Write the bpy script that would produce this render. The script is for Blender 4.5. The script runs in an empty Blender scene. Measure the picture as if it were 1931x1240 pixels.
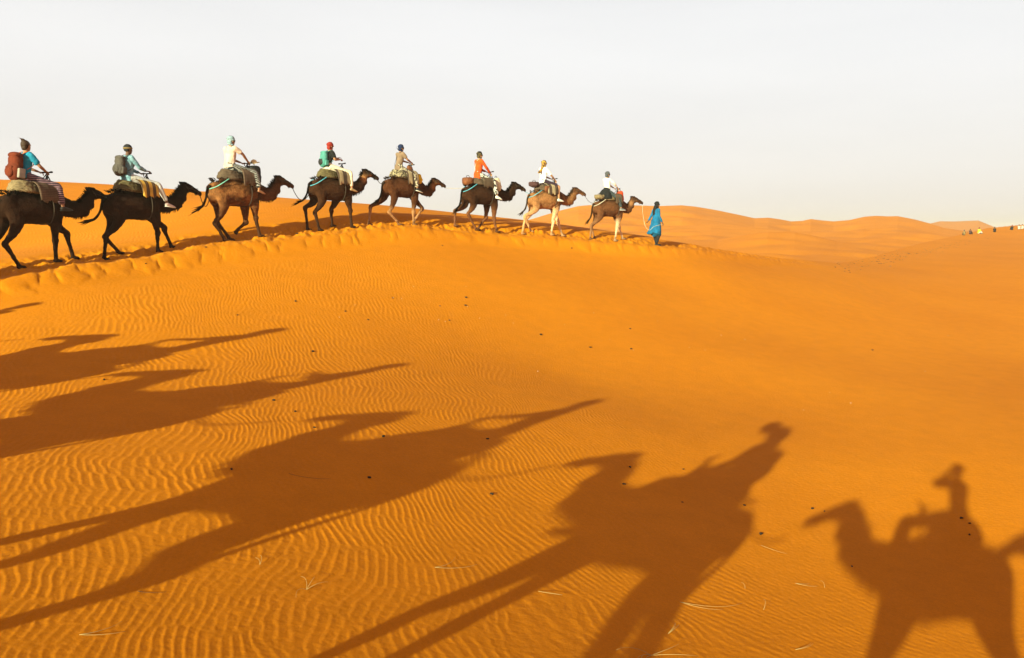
import bpy, bmesh, math, random
import numpy as np
from mathutils import Vector, Matrix, noise as mnoise

random.seed(7)
RNG = np.random.default_rng(11)
scene = bpy.context.scene
COL = scene.collection
R = math.radians

# ------------------------------------------------------------------ camera
EYE = 2.65                       # height of the photographer's eye above his own ground
F_PX, CX, CY = 1515.0, 965.5, 620.0
PITCH = math.atan(180.0 / F_PX)
cam_d = bpy.data.cameras.new('camera')
cam = bpy.data.objects.new('camera', cam_d); COL.objects.link(cam)
cam_d.sensor_width = 36.0
cam_d.lens = 36.0 * F_PX / 1931.0
cam_d.clip_start = 0.02
cam_d.clip_end = 6000.0
cam.location = (0, 0, EYE)
cam.rotation_euler = (math.pi / 2 - PITCH, 0, 0)
scene.camera = cam

# tuning of light and sky
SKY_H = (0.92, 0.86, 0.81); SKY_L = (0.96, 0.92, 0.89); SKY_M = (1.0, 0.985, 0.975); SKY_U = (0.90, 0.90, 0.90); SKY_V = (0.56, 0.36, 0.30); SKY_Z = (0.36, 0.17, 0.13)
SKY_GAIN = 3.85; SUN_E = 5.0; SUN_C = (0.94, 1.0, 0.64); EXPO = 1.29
# the riders beside the camera: x, y, heading
APOS = [(-2.45, 1.85, -40), (-5.58, 2.94, -41), (-8.06, 5.59, -42), (-9.67, 8.50, -37), (-13.26, 10.17, -7), (-12.9, 14.3, 8)]
A1ARM = ((.15, .26, .42), (.21, .10, .70))
P_AZ = -86; P_EYE = 2.61; P_OFF = (0.0, -0.1); P_SC = .95; NEXT_X = -2.5; NEXT_Y = 0.0; NEXT_T = 0.0
A1HEAD = (-.1, 0.0); PHEAD = (-.04, .20)
HAZE = 0.0005
# ------------------------------------------------------------------ sky and sun
SUN_EL, SUN_AZ = R(14.5), R(209.4)          # azimuth of the sun, clockwise from +Y
w = bpy.data.worlds.new('World'); scene.world = w; w.use_nodes = True
nt = w.node_tree; nt.nodes.clear()
out = nt.nodes.new('ShaderNodeOutputWorld'); bg = nt.nodes.new('ShaderNodeBackground')
sky = nt.nodes.new('ShaderNodeTexSky'); sky.sky_type = 'NISHITA'; sky.sun_disc = False
sky.sun_elevation = SUN_EL; sky.sun_rotation = SUN_AZ
sky.air_density = 0.9; sky.dust_density = 3.0; sky.ozone_density = 1.0
tc = nt.nodes.new('ShaderNodeTexCoord'); sep = nt.nodes.new('ShaderNodeSeparateXYZ')
nt.links.new(tc.outputs['Generated'], sep.inputs[0])
rmp = nt.nodes.new('ShaderNodeValToRGB')     # haze colour by elevation; unseen upper stops dimmed and reddened for the shadow fill
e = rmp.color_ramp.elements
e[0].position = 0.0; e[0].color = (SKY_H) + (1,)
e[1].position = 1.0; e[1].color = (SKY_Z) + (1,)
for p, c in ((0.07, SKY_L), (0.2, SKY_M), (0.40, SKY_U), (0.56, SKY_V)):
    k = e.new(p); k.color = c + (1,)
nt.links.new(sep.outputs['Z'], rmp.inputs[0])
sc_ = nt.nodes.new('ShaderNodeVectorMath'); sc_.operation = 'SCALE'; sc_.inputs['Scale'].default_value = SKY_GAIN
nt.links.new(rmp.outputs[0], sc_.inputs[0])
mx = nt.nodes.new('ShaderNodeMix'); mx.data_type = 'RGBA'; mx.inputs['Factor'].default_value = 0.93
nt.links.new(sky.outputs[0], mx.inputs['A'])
# faint veils of high cloud
mp = nt.nodes.new('ShaderNodeMapping'); mp.inputs['Scale'].default_value = (0.8, 0.8, 5.0); mp.inputs['Rotation'].default_value = (0.25, 0.1, 0.5)
nz = nt.nodes.new('ShaderNodeTexNoise'); nz.inputs['Scale'].default_value = 2.6; nz.inputs['Detail'].default_value = 4
nt.links.new(tc.outputs['Generated'], mp.inputs[0]); nt.links.new(mp.outputs[0], nz.inputs['Vector'])
mr = nt.nodes.new('ShaderNodeMapRange'); mr.inputs['From Min'].default_value = 0.3; mr.inputs['From Max'].default_value = 0.7
mr.inputs['To Min'].default_value = 0.965; mr.inputs['To Max'].default_value = 1.03
nt.links.new(nz.outputs[0], mr.inputs[0])
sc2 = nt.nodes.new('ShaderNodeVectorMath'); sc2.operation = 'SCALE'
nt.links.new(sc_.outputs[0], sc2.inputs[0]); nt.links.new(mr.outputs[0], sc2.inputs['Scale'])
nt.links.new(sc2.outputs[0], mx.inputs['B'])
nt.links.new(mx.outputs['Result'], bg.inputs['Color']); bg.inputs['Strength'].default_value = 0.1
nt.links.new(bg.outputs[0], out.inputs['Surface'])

sl = bpy.data.lights.new('sun', 'SUN'); sl.energy = SUN_E; sl.angle = R(0.53); sl.color = SUN_C
so = bpy.data.objects.new('sun', sl); COL.objects.link(so)
SV = Vector((math.sin(SUN_AZ) * math.cos(SUN_EL), math.cos(SUN_AZ) * math.cos(SUN_EL), math.sin(SUN_EL)))
so.rotation_euler = SV.to_track_quat('Z', 'Y').to_euler(); so.location = SV * 60

scene.view_settings.view_transform = 'Standard'; scene.view_settings.look = 'None'
scene.view_settings.gamma = 1.0; scene.view_settings.exposure = EXPO
scene.render.engine = 'CYCLES'
scene.cycles.max_bounces = 5; scene.cycles.diffuse_bounces = 3; scene.cycles.volume_bounces = 0

# ------------------------------------------------------------------ helpers
def tag(o, label=None, cat=None, group=None, kind=None):
    if label: o['label'] = label
    if cat: o['category'] = cat
    if group: o['group'] = group
    if kind: o['kind'] = kind
    return o

def thing(name, label, cat, loc=(0, 0, 0), rz=0.0, group=None, scale=1.0):
    o = bpy.data.objects.new(name, None); COL.objects.link(o)
    o.empty_display_size = 0.2
    o.location = loc; o.rotation_euler = (0, 0, rz); o.scale = (scale,) * 3
    return tag(o, label, cat, group)

def link(name, me, mat=None, parent=None):
    o = bpy.data.objects.new(name, me); COL.objects.link(o)
    if mat is not None and not me.materials: me.materials.append(mat)
    if parent is not None: o.parent = parent
    return o

def copy_tree(o, parent=None):
    c = o.copy(); COL.objects.link(c); c.parent = parent
    for ch in list(o.children): copy_tree(ch, c)
    return c

def lerp(a, b, t): return a + (b - a) * t
def sstep(a, b, x):
    t = np.clip((x - a) / (b - a), 0, 1); return t * t * (3 - 2 * t)

# ------------------------------------------------------------------ materials
def N(nt, typ, **kw):
    n = nt.nodes.new(typ)
    for k, v in kw.items():
        if k in n.inputs: n.inputs[k].default_value = v
        else: setattr(n, k, v)
    return n

def cloth(name, c1, c2=None, pattern=None, scale=40.0, rough=0.9, bump=0.35, axis=(1, 1, 1), var=0.25, sheen=0.0):
    """matte material: plain weave, or c1/c2 in stripes, bands, blotches or checks"""
    m = bpy.data.materials.new(name); m.use_nodes = True; nt = m.node_tree
    c1 = tuple(v * .84 for v in c1); c2 = tuple(v * .84 for v in c2) if c2 else None
    b = nt.nodes['Principled BSDF']; b.inputs['Roughness'].default_value = rough
    b.inputs['Specular IOR Level'].default_value = 0.2
    tc = N(nt, 'ShaderNodeTexCoord'); mp = N(nt, 'ShaderNodeMapping', Scale=axis)
    nt.links.new(tc.outputs['Object'], mp.inputs[0])
    big = N(nt, 'ShaderNodeTexNoise', Scale=6.0, Detail=5.0)
    nt.links.new(tc.outputs['Object'], big.inputs['Vector'])
    mr = N(nt, 'ShaderNodeMapRange'); mr.inputs['From Min'].default_value = .3; mr.inputs['From Max'].default_value = .7
    mr.inputs['To Min'].default_value = 1 - var; mr.inputs['To Max'].default_value = 1 + var
    nt.links.new(big.outputs[0], mr.inputs[0])
    mul = N(nt, 'ShaderNodeVectorMath', operation='SCALE')
    nt.links.new(mr.outputs[0], mul.inputs['Scale'])
    if pattern is None:
        mul.inputs[0].default_value = c1
    else:
        mix = N(nt, 'ShaderNodeMix', data_type='RGBA'); mix.inputs['A'].default_value = (*c1, 1); mix.inputs['B'].default_value = (*c2, 1)
        if pattern == 'stripe':
            t = N(nt, 'ShaderNodeTexWave', Scale=scale, Distortion=0.6); t.bands_direction = 'DIAGONAL' if axis == (1, 1, 1) else 'X'
            nt.links.new(mp.outputs[0], t.inputs['Vector']); src = t.outputs['Fac']
        elif pattern == 'band':
            t = N(nt, 'ShaderNodeTexWave', Scale=scale, Distortion=1.5); t.bands_direction = 'Z'
            nt.links.new(mp.outputs[0], t.inputs['Vector']); src = t.outputs['Fac']
        elif pattern == 'check':
            t = N(nt, 'ShaderNodeTexVoronoi', Scale=scale); t.distance = 'CHEBYCHEV'
            nt.links.new(mp.outputs[0], t.inputs['Vector']); src = t.outputs['Distance']
        else:
            t = N(nt, 'ShaderNodeTexNoise', Scale=scale, Detail=2.0)
            nt.links.new(mp.outputs[0], t.inputs['Vector']); src = t.outputs[0]
        th = N(nt, 'ShaderNodeMapRange'); th.inputs['From Min'].default_value = .47; th.inputs['From Max'].default_value = .53
        if pattern == 'check': th.inputs['From Min'].default_value = .40; th.inputs['From Max'].default_value = .46
        nt.links.new(src, th.inputs[0]); nt.links.new(th.outputs[0], mix.inputs['Factor'])
        nt.links.new(mix.outputs['Result'], mul.inputs[0])
    nt.links.new(mul.outputs[0], b.inputs['Base Color'])
    if bump:
        fn = N(nt, 'ShaderNodeTexNoise', Scale=55.0, Detail=4.0); nt.links.new(tc.outputs['Object'], fn.inputs['Vector'])
        bp = N(nt, 'ShaderNodeBump', Strength=bump, Distance=0.02); nt.links.new(fn.outputs[0], bp.inputs['Height'])
        nt.links.new(bp.outputs[0], b.inputs['Normal'])
    return m

def fur(name):
    """coat colour comes from the mesh's own coat markings, broken up by fine fibres"""
    m = bpy.data.materials.new(name); m.use_nodes = True; nt = m.node_tree
    b = nt.nodes['Principled BSDF']; b.inputs['Roughness'].default_value = 0.9
    b.inputs['Specular IOR Level'].default_value = 0.06
    at = N(nt, 'ShaderNodeAttribute', attribute_name='coat')
    tc = N(nt, 'ShaderNodeTexCoord'); mp = N(nt, 'ShaderNodeMapping', Scale=(30, 60, 14)); nt.links.new(tc.outputs['Object'], mp.inputs[0])
    fn = N(nt, 'ShaderNodeTexNoise', Scale=1.4, Detail=6.0, Roughness=0.7); nt.links.new(mp.outputs[0], fn.inputs['Vector'])
    mr = N(nt, 'ShaderNodeMapRange'); mr.inputs['From Min'].default_value = .3; mr.inputs['From Max'].default_value = .7
    mr.inputs['To Min'].default_value = .4; mr.inputs['To Max'].default_value = 1.75
    nt.links.new(fn.outputs[0], mr.inputs[0])
    mul = N(nt, 'ShaderNodeVectorMath', operation='SCALE'); nt.links.new(at.outputs['Color'], mul.inputs[0]); nt.links.new(mr.outputs[0], mul.inputs['Scale'])
    nt.links.new(mul.outputs[0], b.inputs['Base Color'])
    bp = N(nt, 'ShaderNodeBump', Strength=0.8, Distance=0.03); nt.links.new(fn.outputs[0], bp.inputs['Height']); nt.links.new(bp.outputs[0], b.inputs['Normal'])
    return m

def sand_material(name='sand'):
    m = bpy.data.materials.new(name); m.use_nodes = True; nt = m.node_tree
    b = nt.nodes['Principled BSDF']; b.inputs['Roughness'].default_value = 0.95
    b.inputs['Specular IOR Level'].default_value = 0.08
    tc = N(nt, 'ShaderNodeTexCoord')
    n1 = N(nt, 'ShaderNodeTexNoise', Scale=0.16, Detail=5.0); n2 = N(nt, 'ShaderNodeTexNoise', Scale=2.3, Detail=6.0, Roughness=0.65)
    n3 = N(nt, 'ShaderNodeTexNoise', Scale=160.0, Detail=3.0, Roughness=0.8)
    for n in (n1, n2, n3): nt.links.new(tc.outputs['Object'], n.inputs['Vector'])
    c1 = N(nt, 'ShaderNodeMix', data_type='RGBA'); c1.inputs['A'].default_value = (*SAND_A, 1); c1.inputs['B'].default_value = (*SAND_B, 1)
    k = N(nt, 'ShaderNodeMapRange'); k.inputs['From Min'].default_value = .3; k.inputs['From Max'].default_value = .7; nt.links.new(n1.outputs[0], k.inputs[0])
    nt.links.new(k.outputs[0], c1.inputs['Factor'])
    a1 = N(nt, 'ShaderNodeMapRange'); a1.inputs['From Min'].default_value = .25; a1.inputs['From Max'].default_value = .75
    a1.inputs['To Min'].default_value = .92; a1.inputs['To Max'].default_value = 1.08; nt.links.new(n2.outputs[0], a1.inputs[0])
    a2 = N(nt, 'ShaderNodeMapRange'); a2.inputs['From Min'].default_value = .25; a2.inputs['From Max'].default_value = .75
    a2.inputs['To Min'].default_value = .80; a2.inputs['To Max'].default_value = 1.2; nt.links.new(n3.outputs[0], a2.inputs[0])
    mm = N(nt, 'ShaderNodeMath', operation='MULTIPLY'); nt.links.new(a1.outputs[0], mm.inputs[0]); nt.links.new(a2.outputs[0], mm.inputs[1])
    n5 = N(nt, 'ShaderNodeTexNoise', Scale=26.0, Detail=8.0, Roughness=0.85); nt.links.new(tc.outputs['Object'], n5.inputs['Vector'])
    a3 = N(nt, 'ShaderNodeMapRange'); a3.inputs['From Min'].default_value = .3; a3.inputs['From Max'].default_value = .7
    a3.inputs['To Min'].default_value = .86; a3.inputs['To Max'].default_value = 1.14; nt.links.new(n5.outputs[0], a3.inputs[0])
    m3 = N(nt, 'ShaderNodeMath', operation='MULTIPLY'); nt.links.new(mm.outputs[0], m3.inputs[0]); nt.links.new(a3.outputs[0], m3.inputs[1])
    mul = N(nt, 'ShaderNodeVectorMath', operation='SCALE'); nt.links.new(c1.outputs['Result'], mul.inputs[0]); nt.links.new(m3.outputs[0], mul.inputs['Scale'])
    nt.links.new(mul.outputs[0], b.inputs['Base Color'])
    bp = N(nt, 'ShaderNodeBump', Strength=0.25, Distance=0.004); nt.links.new(n3.outputs[0], bp.inputs['Height'])
    bp2 = N(nt, 'ShaderNodeBump', Strength=0.35, Distance=0.02)
    n4 = N(nt, 'ShaderNodeTexNoise', Scale=14.0, Detail=5.0); nt.links.new(tc.outputs['Object'], n4.inputs['Vector'])
    nt.links.new(n4.outputs[0], bp2.inputs['Height']); nt.links.new(bp.outputs[0], bp2.inputs['Normal']); nt.links.new(bp2.outputs[0], b.inputs['Normal'])
    return m
SAND_A = (0.515, 0.160, 0.0028); SAND_B = (0.575, 0.188, 0.0038)

# ------------------------------------------------------------------ the dune field as one height function (z = 0 at eye level here)
TPS = [(-14,34,1.37),(-10,34,1.39),(-6,34,1.22),(-2,34,0.79),(-14,30,0.8),(-10,30,1.01),(-6,30,0.94),(6,30,-1.83),(-14,26,0),(-10,26,0.38),(-2,26,-0.63),(2,26,-1.8),(6,26,-2.77),(-14,22,-0.54),(-6,22,-0.74),(-2,22,-1.77),(2,22,-2.76),(6,22,-3.36),(-14,18,-0.86),(-6,18,-1.64),(-2,18,-2.51),(2,18,-3.35),(6,18,-3.8),(-14,14,-1.66),(-10,14,-1.67),(-6,14,-2.19),(-2,14,-2.74),(2,14,-3.43),(6,14,-3.96),(-14,10,-2.43),(-10,10,-2.23),(-6,10,-2.39),(-2,10,-2.83),(2,10,-3.74),(6,10,-4.29),(-14,6,-2.47),(-10,6,-2.33),(-6,6,-2.35),(-2,6,-2.95),(2,6,-3.79),(6,6,-4.24),(-14,2,-2.12),(-10,2,-2.11),(-6,2,-2.21),(-2,2,-2.72),(2,2,-3.2),(6,2,-3.6),(12,2,-3.52),(12,6,-3.95),(12,11,-4.16),(11,15,-4.15),(12,19.5,-4.13),(12,24,-3.94),(12,29,-3.36),(12,34,-2.35),(16,8,-3.86),(17,15,-4.19),(16,21,-4.29),(17,27,-4.15),(16.5,33,-3.49),(17,40,-2.47),(21,33,-3.93),(22,24,-4.32),(24,40,-3.38),(27,46,-2.97),(34,56,-2.43),(30,30,-4.03),(40,50,-2.61),(26,12,-3.66),(22,4,-3.26),(0,0,-2.62),(-5,-5,-1.9),(3,-5,-2.69),(10,-5,-2.9),(-10.86,18.42,-0.72),(-9.58,20.71,-0.5),(-7.99,23.18,-0.12),(-5.78,25.93,0.17),(-3.85,27.92,0.34),(-1.33,30.08,0.18),(1.24,31.92,-0.02),(4.02,33.57,-0.22),(6.3,35.2,-0.39),(9.02,37.68,-0.69),(12.15,40.66,-1.09),(15.52,44.13,-1.5),(19.47,48.11,-1.89),(23.49,52.1,-2.22),(36.25,70.27,-1.84),(55.46,95.56,-0.93),(70.1,110.77,0),(79.66,126.04,1.39),(-30.92,42.65,2.97),(-26.77,42.63,2.81),(-21.22,42.6,2.56),(-16.39,41.55,2.18),(-10.18,40.48,1.68),(-5.95,40.44,1.34),(-2.75,39.89,0.93),(-0.14,39.86,0.72),(2.99,39.81,0.31),(5.14,40.29,0.05),(-17,19.5,-0.9),(-15,24,-0.45),(-24,18,-0.6)]
TPS += [(-30, 0, -2.5), (-25, -20, -2.6), (0, -25, -2.6), (25, -20, -2.8), (34, 0, -2.4), (34, 14, -2.2), (55, 40, -1.9)]
TP = np.array(TPS)
def _phi(r2): return 0.5 * r2 * np.log(r2 + 1e-9)
_n = len(TP); _M = np.zeros((_n + 3, _n + 3))
_M[:_n, :_n] = _phi(((TP[:, None, :2] - TP[None, :, :2]) ** 2).sum(-1)) + np.eye(_n) * 0.02
_M[:_n, _n] = 1; _M[:_n, _n + 1:] = TP[:, :2]; _M[_n:, :_n] = _M[:_n, _n:].T
_W = np.linalg.solve(_M, np.concatenate([TP[:, 2], [0, 0, 0]]))
def tps(x, y):
    o = np.empty_like(x)
    for i in range(0, len(x), 60000):
        X = x[i:i + 60000]; Y = y[i:i + 60000]
        a = np.full(len(X), _W[_n]) + X * _W[_n + 1] + Y * _W[_n + 2]
        for j in range(_n):
            a += _W[j] * _phi((X - TP[j, 0]) ** 2 + (Y - TP[j, 1]) ** 2)
        o[i:i + 60000] = a
    return o

def rayv(px, py):
    a = (np.asarray(px, float) - CX) / F_PX; c = -(np.asarray(py, float) - CY) / F_PX
    cp, sp = math.cos(PITCH), math.sin(PITCH)
    return a, cp + c * sp + 0 * a, -sp + c * cp + 0 * a

# value noise on an FFT grid (periodic), cheap to sample
def make_noise(n, beta, lo, hi, seed):
    r = np.random.default_rng(seed); k = np.fft.fftfreq(n) * n
    kk = np.hypot(k[:, None], k[None]); kk[0, 0] = 1
    f = np.fft.fft2(r.standard_normal((n, n))) * kk ** (-beta) * ((kk >= lo) & (kk <= hi))
    g = np.real(np.fft.ifft2(f)); return g / g.std()
def samp(g, u, v):
    n = g.shape[0]; u = u % n; v = v % n
    i = np.floor(u).astype(int); j = np.floor(v).astype(int); fu = u - i; fv = v - j
    i %= n; j %= n; i1 = (i + 1) % n; j1 = (j + 1) % n
    return (g[i, j] * (1 - fu) + g[i1, j] * fu) * (1 - fv) + (g[i, j1] * (1 - fu) + g[i1, j1] * fu) * fv
G_BIG = make_noise(256, 1.4, 2, 40, 1); G_MID = make_noise(256, 1.0, 3, 90, 2); G_FIN = make_noise(512, 0.6, 30, 200, 3)

# crest line of the near ridge (plan view), seen as distance by azimuth
PATH = [(0, 0), (-3.37, 1.46), (-6.02, 4.17), (-8.6, 6.4), (-10.9, 9.3), (-12.4, 12.3), (-12.3, 15.6), (-10.86, 18.42), (-9.58, 20.71),
        (-7.99, 23.18), (-5.78, 25.93), (-3.85, 27.92), (-1.33, 30.08), (1.24, 31.92), (4.02, 33.57), (6.3, 35.2), (9.02, 37.68), (12.15, 40.66), (15.52, 44.13), (19.47, 48.11), (23.49, 52.1)]
def smooth_path(P, n=16):
    P = [Vector((*p, 0)) for p in P]; P = [2 * P[0] - P[1]] + P + [2 * P[-1] - P[-2]]
    o = []
    for i in range(1, len(P) - 2):
        for k in range(n):
            t = k / n; a, b, c, d = P[i - 1:i + 3]
            o.append(0.5 * ((2 * b) + (c - a) * t + (2 * a - 5 * b + 4 * c - d) * t * t + (3 * b - a - 3 * c + d) * t ** 3))
    o.append(P[-2]); return np.array([(v.x, v.y) for v in o])
SP = smooth_path(PATH)
_tan = np.gradient(SP, axis=0); _tan /= np.linalg.norm(_tan, axis=1)[:, None]
_nrm = np.stack([_tan[:, 1], -_tan[:, 0]], 1)             # towards the camera side
LIP = SP + _nrm * 0.42
_u = np.concatenate([[0], np.cumsum(np.linalg.norm(np.diff(LIP, axis=0), axis=1))])
_sel = slice(16 * 4 + 4, None)
_az = np.arctan2(LIP[_sel, 0], LIP[_sel, 1]); _rr = np.hypot(LIP[_sel, 0], LIP[_sel, 1]); _uu = _u[_sel]
_o = np.argsort(_az); _az, _rr, _uu = _az[_o], _rr[_o], _uu[_o]
AZ0, AZ1 = _az[0], _az[-1]
# lobes of slumped sand along the crest
_lob = [0.0]; _rl = np.random.default_rng(5)
while _lob[-1] < 90: _lob.append(_lob[-1] + _rl.uniform(0.3, 1.1))
_lob = np.array(_lob); _lobL = _rl.uniform(0.55, 1.45, len(_lob)); _lobH = _rl.uniform(0.75, 1.15, len(_lob))

def crest(x, y):
    az = np.arctan2(x, y); r = np.hypot(x, y)
    rr = np.interp(az, _az, _rr); dr = np.interp(az, (_az[1:] + _az[:-1]) / 2, np.diff(_rr) / np.maximum(np.diff(_az), 1e-4))
    c = 1 / np.sqrt(1 + (dr / rr) ** 2); s = (r - rr) * c
    fade = sstep(AZ0, AZ0 + .08, az) * (1 - sstep(0.30, 0.40, az)) * (az > -1.2) * (np.abs(s) < 7)
    out_ = np.zeros_like(x); k = fade > 0
    if not k.any(): return out_, s
    S_ = s[k]; u = np.interp(az[k], _az, _uu); X = x[k]; Y = y[k]
    u2 = u - 0.55 * np.clip(-S_, 0, 2) + 0.12 * samp(G_MID, X * 9, Y * 9)
    i = np.clip(np.searchsorted(_lob, u2) - 1, 0, len(_lob) - 2)
    t = np.clip((u2 - _lob[i]) / (_lob[i + 1] - _lob[i]), 0, 1)
    hump_ = np.sqrt(np.clip(1 - (2 * t - 1) ** 2, 0, 1))
    small = 1 - 0.25 * sstep(0.0, 0.34, az[k])
    hs = hump_ ** 0.7
    HL = 0.20 * small; d = np.maximum(-S_, 0)
    base = -HL * sstep(0.0, 1.15, d) * (1 - sstep(1.3, 6.0, d))
    L = (0.32 + 0.50 * _lobL[i] * hs + 0.08 * samp(G_MID, X * 8, Y * 8)) * small; q = np.clip(d / L, 0, 1)
    front = base + 0.052 * small * _lobH[i] * (0.35 + 0.65 * hs) * (1 - q ** 3.0) * sstep(0, 0.3, d)
    back = 0.05 * sstep(0.9, 1.6, S_) * (1 - sstep(1.6, 3.0, S_)) - 0.04 * np.exp(-((S_ - .5) / .45) ** 2)
    h = np.where(S_ < 0, front, back)
    tr = np.exp(-((S_ - 0.55) / 0.55) ** 2)               # trampled track
    h += tr * (0.040 * samp(G_MID, X * 16, Y * 16) + 0.018 * samp(G_MID, X * 45, Y * 45))
    h += 0.022 * np.exp(-(S_ / 0.30) ** 2) * samp(G_MID, u * 10, u * 3)
    out_[k] = h * fade[k]
    return out_, s

# far dune crests: (pixel silhouette, distance, front width, back width)
FAR = [
 ([(700, 446), (900, 436), (960, 424), (1005, 412), (1050, 398), (1090, 388), (1120, 385.5), (1180, 386), (1240, 388), (1284, 386.5), (1310, 389), (1346, 395), (1385, 403), (1422, 411), (1448, 410), (1470, 413), (1491, 417), (1512, 416), (1528, 412.5), (1548, 415), (1571, 417), (1600, 414.5), (1629, 408), (1650, 406.5), (1672, 407.5), (1691, 407), (1724, 413.5), (1753, 421), (1778, 429), (1850, 440), (2100, 445)], 260, 130, 120),
 ([(1300, 440), (1700, 432), (1753, 421), (1771, 416.5), (1796, 417), (1820, 416), (1843, 415), (1863, 423), (1880, 430), (2100, 432)], 620, 200, 200),
 ([(1180, 462), (1353, 452), (1400, 443), (1448, 436.5), (1499, 437.5), (1538, 444.5), (1580, 455), (1700, 465)], 150, 60, 40),
 ([(600, 450), (1150, 440), (1250, 428), (1340, 424), (1420, 428), (1500, 436), (1600, 436), (1700, 438), (1800, 445)], 200, 60, 60),
]
_RC = [(-400, 58), (0, 50.6), (200, 47.8), (360, 44.8), (580, 41.8), (740, 41), (860, 39.6), (960, 40), (1080, 40.5), (1180, 39), (1240, 37), (1330, 39.5), (1420, 43), (1500, 48), (1580, 56), (1650, 70), (1750, 105), (1861, 140), (1931, 149), (2300, 160)]
PLAIN = -3.4
def H(x, y):
    """ground height, z = 0 at eye level"""
    x = np.atleast_1d(np.asarray(x, float)).copy(); y = np.atleast_1d(np.asarray(y, float)).copy()
    r = np.hypot(x, y); az = np.arctan2(x, y)
    t = np.where(np.abs(az) < 1.3, np.tan(np.clip(az, -1.3, 1.3)), np.sign(az) * 9)
    px = CX + F_PX * t / math.cos(PITCH)
    D = np.interp(px, [p for p, _ in _RC], [d for _, d in _RC]); D = np.where(np.abs(az) > 1.0, 50 + 0 * D, D)
    k = np.minimum(1, D / np.maximum(r, 1e-6))
    z = tps(x * k, y * k)
    over = np.maximum(r - D, 0)
    slope = 0.20
    z = z - slope * (np.sqrt(over ** 2 + 1.5 ** 2) - 1.5)
    c, s = crest(x, y); z = z + c
    far = np.full_like(x, PLAIN) - 0.004 * np.clip(r - 60, 0, 400) * (np.abs(az) > 0.9)
    far = far + 0.5 * samp(G_BIG, x * 1.1, y * 1.1) * sstep(50, 110, r)
    wig = samp(G_BIG, x * 0.9 + 40, y * 0.9 + 10)
    for sil, Dk, wf, wb in FAR:
        py = np.interp(px, [p for p, _ in sil], [q for _, q in sil]); a, b, cc = rayv(px, py)
        zk = cc / np.sqrt(a * a + b * b) * Dk
        d = r - Dk + 6 * wig * (np.abs(r - Dk) > 1) * np.clip(np.abs(r - Dk) / wf, 0, 1)
        sh = np.where(d < 0, np.clip(1 + d / wf, 0, 1), np.clip(1 - d / wb, 0, 1))
        sh = np.where(d < 0, 0.5 * sh + 0.5 * sh ** 2, sh * sh * (3 - 2 * sh))
        cand = PLAIN + (zk - PLAIN) * sh + 0.45 * wig * sh * (1 - sh) * 2
        inb = (np.abs(az) < 1.1) & (r > 55)
        far = np.where(inb, np.maximum(far, cand), far)
    hk = 0.6; dlt = z - far
    m = np.maximum(z, far) + np.where(over > 1.0, np.clip(hk - np.abs(dlt), 0, hk) ** 2 / (4 * hk), 0) * 0
    return np.where((r > D + 1.0), m, z)
def ground(x, y): return float(H(x, y)[0]) + EYE
_tm = np.geomspace(3.0, 900, 1400)
def at(px, py):
    """point of the ground under a pixel of the photograph (world coordinates)"""
    a, b, c = (float(v) for v in rayv(px, py))
    X, Y, Z = a * _tm, b * _tm, c * _tm
    g = Z - H(X, Y); i = np.where(g < 0)[0]
    if len(i) == 0: return None
    i = i[0]; t0, t1 = (_tm[i - 1], _tm[i]) if i else (_tm[0], _tm[0])
    for _ in range(18):
        tmid = (t0 + t1) / 2
        if c * tmid - H(a * tmid, b * tmid)[0] < 0: t1 = tmid
        else: t0 = tmid
    return Vector((a * t1, b * t1, c * t1 + EYE))

# wind ripples: a narrow band of wave vectors; its phase gives even crests that fork and join
RN, RS = 1600, 0.028
def ripple_phase(seed=4, lam=0.094, ang=20.0):
    r = np.random.default_rng(seed); k = np.fft.fftfreq(RN, RS)
    kx, ky = k[:, None], k[None]
    n0 = np.array([math.cos(R(ang)), math.sin(R(ang))])
    ka = kx * n0[0] + ky * n0[1]; kb = -kx * n0[1] + ky * n0[0]
    kr = np.hypot(kx, ky); th = np.arctan2(kb, ka)
    W = np.exp(-((kr - 1 / lam) / (0.16 / lam)) ** 2 - (th / R(15)) ** 2) * (ka > 0)
    z = np.fft.ifft2(np.fft.fft2(r.standard_normal((RN, RN))) * W)
    return z / np.abs(z).mean()
RIP = ripple_phase(); RIP_R, RIP_I = RIP.real.copy(), RIP.imag.copy()
def ripples(x, y, s):
    u = x; v = y
    q = 0.12 * np.clip(x, 0, 5) * np.clip(y - 11, -6, 6)      # crests swing round towards the right-hand side
    # move along the wave normal (cos20, sin20)
    u = x + q * math.cos(R(20)); v = y + q * math.sin(R(20))
    u = u + 0.22 * samp(G_MID, x * 1.6, y * 1.6); v = v + 0.22 * samp(G_MID, x * 1.6 + 90, y * 1.6)
    a = samp(RIP_R, u / RS, v / RS); b = samp(RIP_I, u / RS, v / RS)
    ph = np.arctan2(b, a); am = np.clip(np.hypot(a, b) * 1.6, 0, 1)
    h = 0.5 * np.cos(ph) + 0.14 * np.cos(2 * ph + 0.9)
    # where the wind has combed the sand
    bound = np.interp(y, [3, 9, 10.8, 15, 20, 24, 27, 45], [8.5, 6.3, 4.6, 3.8, 2.0, -2.5, -5.0, -6.0])
    A = 1 - .9 * sstep(-3.2, 1.6, x - bound)
    A = A * (0.75 + 0.25 * np.clip(samp(G_MID, x * 2.2, y * 2.2 + 30), -1, 1))
    A = A * (1 - 0.96 * sstep(-1.9, -1.2, s) * (1 - sstep(1.2, 2.2, s)))
    A = np.where(s > 1.2, A * 0.95, A)
    rr = np.hypot(x, y); A = A * (0.95 - 0.12 * (1 - sstep(6, 10, rr)) + 0.45 * sstep(13, 19, rr)) * np.where(s > 1.2, 1.35, 1.0)
    return RIP_H * A * am * h
RIP_H = 0.0050

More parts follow.
